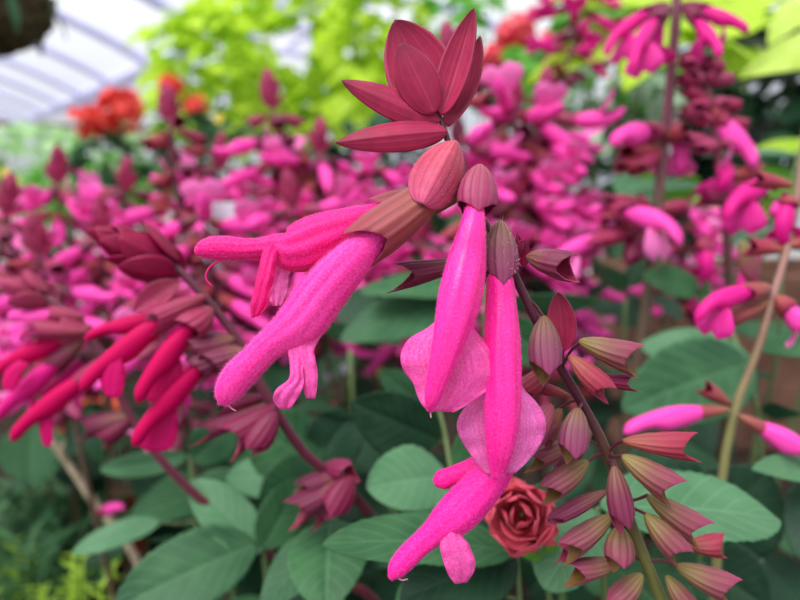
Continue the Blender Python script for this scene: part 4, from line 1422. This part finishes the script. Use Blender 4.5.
# pale green bushes and dark hedge plants
for lb, px, py, d, rad, n, size, seed, mt in [
    ('pale green bush beyond the sages at the far end of the greenhouse', 30, 168, 3.3, (.45, .22, .24), 190, .11, 11, 'palegreen'),
    ('pale variegated bush below the red geraniums', 120, 163, 2.8, (.34, .2, .19), 170, .1, 12, 'palegreen'),
    ('bright green bush between the pale ones and the pink spikes', 85, 190, 2.3, (.3, .15, .16), 140, .08, 13, 'green'),
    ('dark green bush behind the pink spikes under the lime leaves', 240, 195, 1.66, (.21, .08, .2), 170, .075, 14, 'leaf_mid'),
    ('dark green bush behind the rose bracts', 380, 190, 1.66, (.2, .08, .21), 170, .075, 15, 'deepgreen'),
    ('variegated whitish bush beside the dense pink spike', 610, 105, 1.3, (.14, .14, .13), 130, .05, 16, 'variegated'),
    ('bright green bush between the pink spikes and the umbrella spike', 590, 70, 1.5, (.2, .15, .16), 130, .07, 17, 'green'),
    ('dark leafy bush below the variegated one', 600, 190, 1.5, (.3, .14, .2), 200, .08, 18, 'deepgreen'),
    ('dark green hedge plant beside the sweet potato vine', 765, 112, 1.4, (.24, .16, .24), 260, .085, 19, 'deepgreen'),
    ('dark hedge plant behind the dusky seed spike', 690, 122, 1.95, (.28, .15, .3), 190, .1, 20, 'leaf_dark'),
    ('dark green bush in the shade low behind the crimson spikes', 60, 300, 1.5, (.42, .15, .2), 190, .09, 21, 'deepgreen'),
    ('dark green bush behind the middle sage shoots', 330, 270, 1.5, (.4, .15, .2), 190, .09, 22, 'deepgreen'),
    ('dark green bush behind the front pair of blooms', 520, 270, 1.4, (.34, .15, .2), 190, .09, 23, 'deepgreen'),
]:
    c = P(px, py, d)
    inbed = c[1] < by1 and bx0 < c[0] < bx1
    bush('leafy_bush', lb, 'plant', c, rad, n, size, M[mt], seed, base=SOIL if inbed else 0.0)


# geraniums: round heads of many florets over scalloped leaves
def geranium(label, heads, mat, seed, group=None):
    c0 = np.mean([P(*h[:3]) for h in heads], axis=0)
    r = thing('geranium', label, 'plant', (c0[0], c0[1], 0.0), group)
    rg = np.random.default_rng(seed)
    for (px, py, d, rad) in heads:
        c = P(px, py, d)
        R = rad * d / 600
        mb = MB()
        for k in range(46):
            v = norm(rg.normal(0, 1, 3))
            a = norm(np.cross(v, rg.normal(0, 1, 3)))
            b = np.cross(v, a)
            rr_ = rg.uniform(.55, 1.25)
            for q in range(5):
                t = 2 * math.pi * q / 5
                e = math.cos(t) * a + math.sin(t) * b
                V, F, U = leaf_geo(c + v * R * rr_, c + v * R * (rr_ + .1) + e * R * .5, R * .2, v, 'egg', .1, .05, n=5, m=4)
                mb.add(V, F, U)
        mb.build('flower_head', M[mat], r)
        tube('stem', [(*c, .004), (c[0] * .6 + c0[0] * .4, c[1] * .6 + c0[1] * .4, c[2] * .6, .005), (c0[0], c0[1], 0, .006)], M['stem_green'], r, 10, 6)
    mb = MB()
    leafcloud(mb, 60, (.13, .1, .1), .07, seed, prof='heart')
    V = np.array(mb.V) + c0 - np.array([0, 0, .14])
    obj('foliage', V, mb.F, M['leaf_mid'], r, mb.U)
    return r


geranium('red geranium with three round heads in front of the greenhouse gutter', [(86, 121, 1.9, 13), (122, 112, 1.85, 18), (104, 124, 1.95, 12)], 'red_flower', 31)
geranium('red geranium half hidden by the dusky seed spike', [(170, 86, 1.98, 10), (196, 108, 2.0, 10)], 'red_flower', 32)
geranium('coral pink geranium behind the dense pink spikes', [(516, 36, 1.6, 18), (554, 42, 1.65, 12), (494, 58, 1.6, 12), (534, 14, 1.7, 7)], 'coral_flower', 33)

# marigolds
for lb, px, py in (('yellow marigold bloom, the upper of two by the edge', 7, 173), ('yellow marigold bloom, the lower of two by the edge', 16, 183), ('yellow marigold bloom under the lime bushes', 219, 119),
                   ('small yellow flower below the belly of the biggest bloom', 381, 373), ('small yellow flower beside the upper spent calyces', 594, 281)):
    d = .62 if px > 300 else 1.1
    c = P(px, py, d)
    R = (6.5 if px < 300 else 5) * d / 600
    r = thing('marigold', lb, 'flower', (c[0], c[1], SOIL))
    mb = MB()
    for k in range(22):
        a = k * 2.4
        e = np.array([math.cos(a), math.sin(a) * .5 - .4, math.sin(a)])
        V, F, U = leaf_geo(c, c + norm(e) * R * (.55 + .45 * (k % 3) / 2), R * .3, -FW, 'egg', .2, .1, n=6, m=5)
        mb.add(V, F, U)
    mb.build('flower_head', M['yellow'], r)
    tube('stem', [(*(c + FW * .002), .0016), (c[0], c[1] + .01, (c[2] + SOIL) / 2, .002), (c[0], c[1], SOIL - .004, .002)], M['stem_green'], r, 10, 6)

# white blossoms glinting through the gaps
for k, (px, py, d, R, lb) in enumerate([(208, 198, .8, 7, 'small white bloom above the white plant label'), (545, 204, .9, 6, 'small white bloom in the dark gap beside the front pair, right-hand one'), (527, 206, .9, 7, 'small white bloom in the dark gap beside the front pair, left-hand one'),
                                     (330, 376, .5, 6, 'small white bloom under the belly of the biggest bloom'), (345, 368, .55, 6, 'small off-white bloom behind the lip of the biggest bloom')]):
    c = P(px, py, d)
    r = thing('white_flower', lb, 'flower', (c[0], c[1], SOIL))
    mb = MB()
    for q in range(6):
        a = q * math.pi / 3 + k
        e = math.cos(a) * RT + math.sin(a) * UP - FW * .2
        V, F, U = leaf_geo(c, c + norm(e) * R * d / 600, R * d / 600 * .42, -FW, 'egg', .2, .05, n=7, m=5)
        mb.add(V, F, U)
    mb.build('petals', M['white_petal'], r)
    tube('stem', [(*(c + FW * .002), .0012), (c[0], c[1] + .01, (c[2] + SOIL) / 2, .0016), (c[0], c[1], SOIL - .004, .0018)], M['stem_green'], r, 10, 6)


# sweet potato vine: big lobed lime leaves
def lobed_leaf(base, tip, hw, nrm, seed=0, n=40, m=21):
    base, tip = np.asarray(base), np.asarray(tip)
    T = tip - base
    L = np.linalg.norm(T)
    t = T / L
    N = norm(nrm - np.dot(nrm, t) * t)
    S = np.cross(t, N)
    ks = np.array([(0, .1), (.03, .45), (.1, .8), (.2, 1.0), (.28, .96), (.36, .72), (.44, .66), (.6, .6), (.75, .42), (.9, .2), (1, .02)])
    V, U = [], []
    for i in range(n):
        s = i / (n - 1)
        w = np.interp(s, ks[:, 0], ks[:, 1]) * hw
        for j in range(m):
            q = 2 * j / (m - 1) - 1
            sweep_ = -.18 * L * abs(q) ** 1.5 * (1 - s) ** 2
            off = .12 * w * abs(q) - .02 * hw * max(0, 1 - 6 * abs(q)) - .16 * L * s * s + .05 * hw * math.sin(7 * s + 3 * q + seed)
            V.append(base + t * (s * L + sweep_) + S * w * q + N * off)
            U.append((q * .5 + .5, s))
    return V, grid_faces(n, m), U


sv = P(800, 240, .72)
r = thing('sweet_potato_vine', 'lime sweet potato vine with big lobed leaves overhanging the umbrella spike', 'plant', (sv[0], sv[1], SOIL))
hub = P(850, 110, .74)
SVL = [  # base, tip, hw px, tilt towards viewer, mat
    ((680, 20, .64), (530, 56, .60), 44, .55, 'lime'), ((690, 22, .66), (800, -40, .7), 60, .5, 'lime'), ((690, 30, .62), (764, 50, .60), 40, .35, 'lime'), ((640, -5, .64), (560, -14, .6), 40, .6, 'lime'),
    ((660, 26, .63), (628, 78, .58), 36, .55, 'lime'), ((852, 36, .52), (750, 63, .50), 34, .7, 'lime_pale'), ((810, 5, .56), (770, 34, .54), 26, .4, 'lime_pale'), ((840, 150, .66), (752, 136, .62), 24, .45, 'lime'),
    ((800, 182, .64), (690, 190, .60), 30, .5, 'leaf_fresh'), ((822, 190, .66), (752, 206, .62), 26, .4, 'lime'), ((740, 50, .68), (716, 78, .66), 26, .5, 'lime'),
]
for k, (b, t, hw, tw, mt) in enumerate(SVL):
    bb, tt = P(*b), P(*t)
    V, F, U = lobed_leaf(bb, tt, hw * b[2] / 600, norm(UP * (1 - tw) - FW * tw), k)
    obj('leaf', V, F, M[mt], r, U, solid=.0005)
    mid = (bb + hub) / 2 + np.array([0, 0, .02])
    tube('leaf_stalk', [(*bb, .0012), (*mid, .0014), (*hub, .0018)], M['stem_green'], r, 12, 6)
tube('stem', [(*hub, .004), (*(hub * .5 + np.array([sv[0], sv[1], SOIL]) * .5 + np.array([.02, 0, 0])), .004), (sv[0], sv[1], SOIL - .005, .005)], M['stem_green'], r, 16, 8)

# timber planter
pc = P(740, 245, .95)
r = thing('timber_planter', 'brown timber planter box showing behind the sage stems', 'planter', (pc[0] + .1, pc[1] + .12, SOIL))
for k in range(3):
    mb = MB()
    z = SOIL + .002 + k * .1
    box(mb, pc[0] - .16, pc[0] + .42, pc[1], pc[1] + .02, z, z + .098)
    mb.build('board', M['timber'], r, False)
mb = MB()
for x in (pc[0] - .16, pc[0] + .4):
    box(mb, x, x + .02, pc[1] + .02, pc[1] + .22, SOIL, SOIL + .3)
box(mb, pc[0] - .16, pc[0] + .42, pc[1] + .2, pc[1] + .22, SOIL, SOIL + .3)
mb.build('frame', M['timber'], r, False)
mb = MB()
box(mb, pc[0] - .14, pc[0] + .4, pc[1] + .02, pc[1] + .2, SOIL + .2, SOIL + .26)
mb.build('soil', M['soil'], r, False)

# hanging basket
hc = P(-14, 10, 1.15)
r = thing('hanging_basket', 'dark moss hanging basket in the upper corner', 'planter', hc)
mb = MB()
V, U = [], []
rg2 = np.random.default_rng(5)
for i in range(18):
    a = i / 17 * math.pi / 2
    for j in range(32):
        th = 2 * math.pi * j / 32
        R = .118 * math.cos(a) * (1 + .05 * rg2.normal())
        V.append(hc + np.array([R * math.cos(th), R * math.sin(th), -.11 * math.sin(a) * (1 + .03 * rg2.normal()) + .03]))
        U.append((j / 32, i / 17))
obj('moss_bowl', V, grid_faces(18, 32, True), M['moss'], r, U)
mb = MB()
leafcloud(mb, 70, (.1, .1, .05), .05, 44)
obj('foliage', np.array(mb.V) + hc + np.array([0, 0, .05]), mb.F, M['leaf_dark'], r, mb.U)
mb = MB()
for k in range(26):
    a = k * .7
    p0 = hc + np.array([.105 * math.cos(a), .105 * math.sin(a), .03])
    V, F, U = leaf_geo(p0, p0 + np.array([.03 * math.cos(a), .03 * math.sin(a), -.05 - .02 * (k % 3)]), .008, np.array([math.cos(a), math.sin(a), .2]), 'lance', .1, .1, n=8, m=5)
    mb.add(V, F, U)
mb.build('trailing_leaves', M['leaf_mid'], r)
for k in range(3):
    a = k * 2.1 + .4
    q = hc + np.array([.11 * math.cos(a), .11 * math.sin(a), .03])
    tube('hanger_wire', [(*q, .0015), (*(hc + np.array([0, 0, .32])), .0015)], M['wire'], r, 4, 6)
zt = 3.4
tube('hook', [(*(hc + np.array([0, 0, .31])), .002), (hc[0], hc[1], zt, .002)], M['wire'], r, 4, 6)


# pots
def pot(label, c, R, H, mat, filled='soil', group=None, rim=True):
    r = thing('plant_pot', label, 'pot', c, group)
    prof = [(0, .0), (.72, .0), (.74, .02), (1.0, .86), (1.0, .88), (1.08, .88), (1.08, 1.0), (.98, 1.0), (.94, .9), (.72, .06)]
    V, U = [], []
    for i, (a, b) in enumerate(prof):
        for j in range(36):
            th = 2 * math.pi * j / 36
            V.append((c[0] + R * a * math.cos(th), c[1] + R * a * math.sin(th), c[2] + H * b))
            U.append((j / 36, b))
    obj('body', V, grid_faces(len(prof), 36, True), M[mat], r, U)
    V = [(c[0] + R * .95 * math.cos(2 * math.pi * j / 36), c[1] + R * .95 * math.sin(2 * math.pi * j / 36), c[2] + H * .88) for j in range(36)] + [(c[0], c[1], c[2] + H * .9)]
    obj('soil', V, [(j, (j + 1) % 36, 36) for j in range(36)], M['soil'], r)
    return r


def onsoil(px, py):
    """the point of the bed's surface seen at a pixel"""
    v = P(px, py, 1.0) - CAM
    k = (SOIL - CAM[2]) / v[2]
    return CAM + v * k


pot('brown plastic pot in the lower corner beside the feathery seedlings', onsoil(108, 650), .042, .08, 'pot_brown')
pot('black plastic pot in the dark corner behind the grassy clump', onsoil(62, 560), .055, .09, 'pot_black')
pot('terracotta pot showing between the dull green sage leaves', onsoil(150, 556), .042, .11, 'terracotta')
pot('terracotta pot at the bottom edge under the big corner leaf', onsoil(236, 640), .045, .07, 'terracotta')
pot('terracotta pot deep behind the crimson blooms', onsoil(92, 450), .05, .075, 'terracotta')
pot('black plastic pot half hidden behind the dark red stem', onsoil(175, 555), .045, .085, 'pot_black')
# white plant label on a stake
mb = MB()
a = P(201, 202, .41); b = P(235, 264, .41)
box(mb, a[0], b[0], a[1], a[1] + .0012, b[2], a[2])
box(mb, a[0] + .007, a[0] + .012, a[1], a[1] + .0012, SOIL - .004, b[2] + .002)
o = mb.build('plant_tag', M['pot_white'], None, False)
tag(o, 'white plastic plant label on a stake under the tip of the level pink hood', 'label')

# plant label stuck in the soil
q0 = onsoil(186, 560)
top = P(172, 508, .52)
s = norm(np.cross(top - q0, FW)) * .004
mbv = [q0 - s, q0 + s, top + s, top - s]
mbv += [v + FW * .0008 for v in mbv]
o = obj('plant_tag', mbv, [(0, 1, 2, 3), (7, 6, 5, 4), (0, 4, 5, 1), (1, 5, 6, 2), (2, 6, 7, 3), (3, 7, 4, 0)], M['tag'], None, smooth=False)
tag(o, 'pale plastic plant label stuck in the soil among the sage leaves', 'label')

# dry twig
r0 = P(150, 590, .42)
r = thing('dry_twig', 'dry beige twig slanting down below the crimson blooms', 'twig', (r0[0], r0[1] + .03, SOIL))
stem_px(r, [(48, 436, .40, 3.2), (70, 466, .405, 3.8), (96, 504, .41, 4), (128, 544, .415, 4), (150, 590, .42, 4)], M['twig'], n=40)
sprig(r, [(70, 466, .405, 2), (62, 452, .40, 1.8), (64, 440, .4, 1.2)], M['twig'], 'side_twig')
r0 = P(112, 512, .39)
r = thing('fallen_flower', 'small faded pink sage bloom caught on the dry twig', 'flower', r0)
flower(r, (96, 512, .39), (106, 511, .39), (124, 507, .385), 6, 'bg', 'rose', 3)

# small pink bloom in the green behind the bare stem
r0 = P(330, 520, .33)
r = thing('sage_flower_spike', 'single small pink sage bloom on its own among the green leaves below the biggest bloom', 'flower', (r0[0], r0[1] + .02, SOIL))
stem_px(r, [(333, 402, .33, 1.2), (338, 430, .33, 1.4), (340, 470, .33, 1.6)], M['stem_green'], n=24)
flower(r, (334, 400, .33), (330, 408, .33), (314, 430, .325), 5, 'bg', 'rose', 2, up=(-.6, -.4, .4))

# coral rosette bloom
rc = P(521, 515, .168)
r = thing('rosette_flower', 'coral red double rosette bloom on a green stalk beside the spent calyces', 'flower', root_below(P(546, 590, .18), .01, .03))
rg = random.Random(9)
ax = norm(imgvec(-.25, -.35, 1))
a1 = norm(np.cross(ax, UP)); a2 = np.cross(ax, a1)
k = 0
for ring, (cnt, R, open_) in enumerate([(3, .22, .1), (3, .5, .25), (4, .8, .5), (4, 1.0, .8), (5, 1.1, 1.2)]):
    for q in range(cnt):
        th = 2 * math.pi * q / cnt + ring * .8 + rg.uniform(-.35, .35)
        e = math.cos(th) * a1 + math.sin(th) * a2
        S_ = .0098
        b = rc - ax * S_ * .5 + e * S_ * .12
        t = rc + e * S_ * R * rg.uniform(.75, 1.05) + ax * S_ * (.8 - .5 * open_ + rg.uniform(-.15, .25))
        V, F, U = leaf_geo(b, t, S_ * (.32 + .14 * ring), norm(ax * .6 - e + np.array([rg.uniform(-.3, .3), 0, rg.uniform(-.3, .3)])), 'egg', .3, -.12, 0, .16, n=16, m=13, seed=k)
        obj('petal', V, F, M['rose_flower'], r, U, solid=.0003)
        k += 1
for q in range(5):
    leaf_px(r, 'sepal', (536, 530, .171), (508 + 12 * q, 548 + (6 if q in (1, 2) else -4), .169), 8, M['rose_flower'], 10 * q, prof='bract', cup=.3, curl=.1, n=12, m=7)
stem_px(r, [(530, 526, .172, 2), (540, 546, .173, 2.4), (546, 570, .176, 2.6), (550, 605, .18, 2.8)], M['stem_green'], n=30)
leaf_px(r, 'leaf', (545, 560, .174), (512, 546, .172), 6, M['leaf_fresh'], 10, prof='lance', n=14, m=7)
leaf_px(r, 'leaf', (546, 562, .174), (556, 540, .172), 7, M['leaf_fresh'], 10, prof='lance', n=14, m=7)


# feathery yellow-green seedlings and grassy clumps in the lower corner
def feathery(label, px, py, d, seed, mat='feathery', n=34, h=.07, group=None):
    c = P(px, py, d)
    r = thing('feathery_seedling' if mat == 'feathery' else 'grassy_clump', label, 'plant', (c[0], c[1], SOIL), group)
    rg = random.Random(seed)
    g = np.array([c[0], c[1], SOIL])
    H = max(.03, c[2] - SOIL)
    for q in range(6):
        a = rg.uniform(0, 6.28)
        tipv = np.array([c[0] + math.cos(a) * .03, c[1] + math.sin(a) * .03, SOIL + H * rg.uniform(.75, 1.05)])
        mb = MB()
        V, F, U = tube_geo([(*(g + np.array([math.cos(a), math.sin(a), 0]) * .006 - np.array([0, 0, .004])), .0016), (*((g + tipv) / 2), .0013), (*tipv, .0008)], 8, 5)
        mb.add(V, F, U)
        for k in range(n):
            f = .35 + .65 * k / n
            p0 = g * (1 - f) + tipv * f
            b = k * 2.4
            e = norm(np.array([math.cos(b), math.sin(b), .5]))
            L = (.013 if mat == 'feathery' else .05) * rg.uniform(.7, 1.2)
            V, F, U = leaf_geo(p0, p0 + e * L, L * (.09 if mat == 'feathery' else .05), np.array([0, 0, 1.0]), 'lance', .2, .06, n=6, m=5)
            mb.add(V, F, U)
        mb.build('frond', M[mat], r)
    return r


feathery('feathery yellow-green seedling in the bottom corner', 28, 572, .42, 1)
feathery('feathery yellow-green seedling beside the brown pot', 80, 562, .43, 2)
feathery('feathery yellow-green seedling farther up beside the grassy clump', 2, 556, .48, 3)
feathery('feathery yellow-green seedling in the very bottom corner, in front of the others', 55, 590, .40, 9)
feathery('grassy dark green clump at the edge under the crimson blooms', 14, 470, .55, 4, 'grassy')
feathery('grassy dark green clump behind the dry twig', 70, 480, .6, 5, 'grassy')
feathery('grassy dark green clump in the corner above the seedlings', 36, 520, .5, 6, 'grassy')
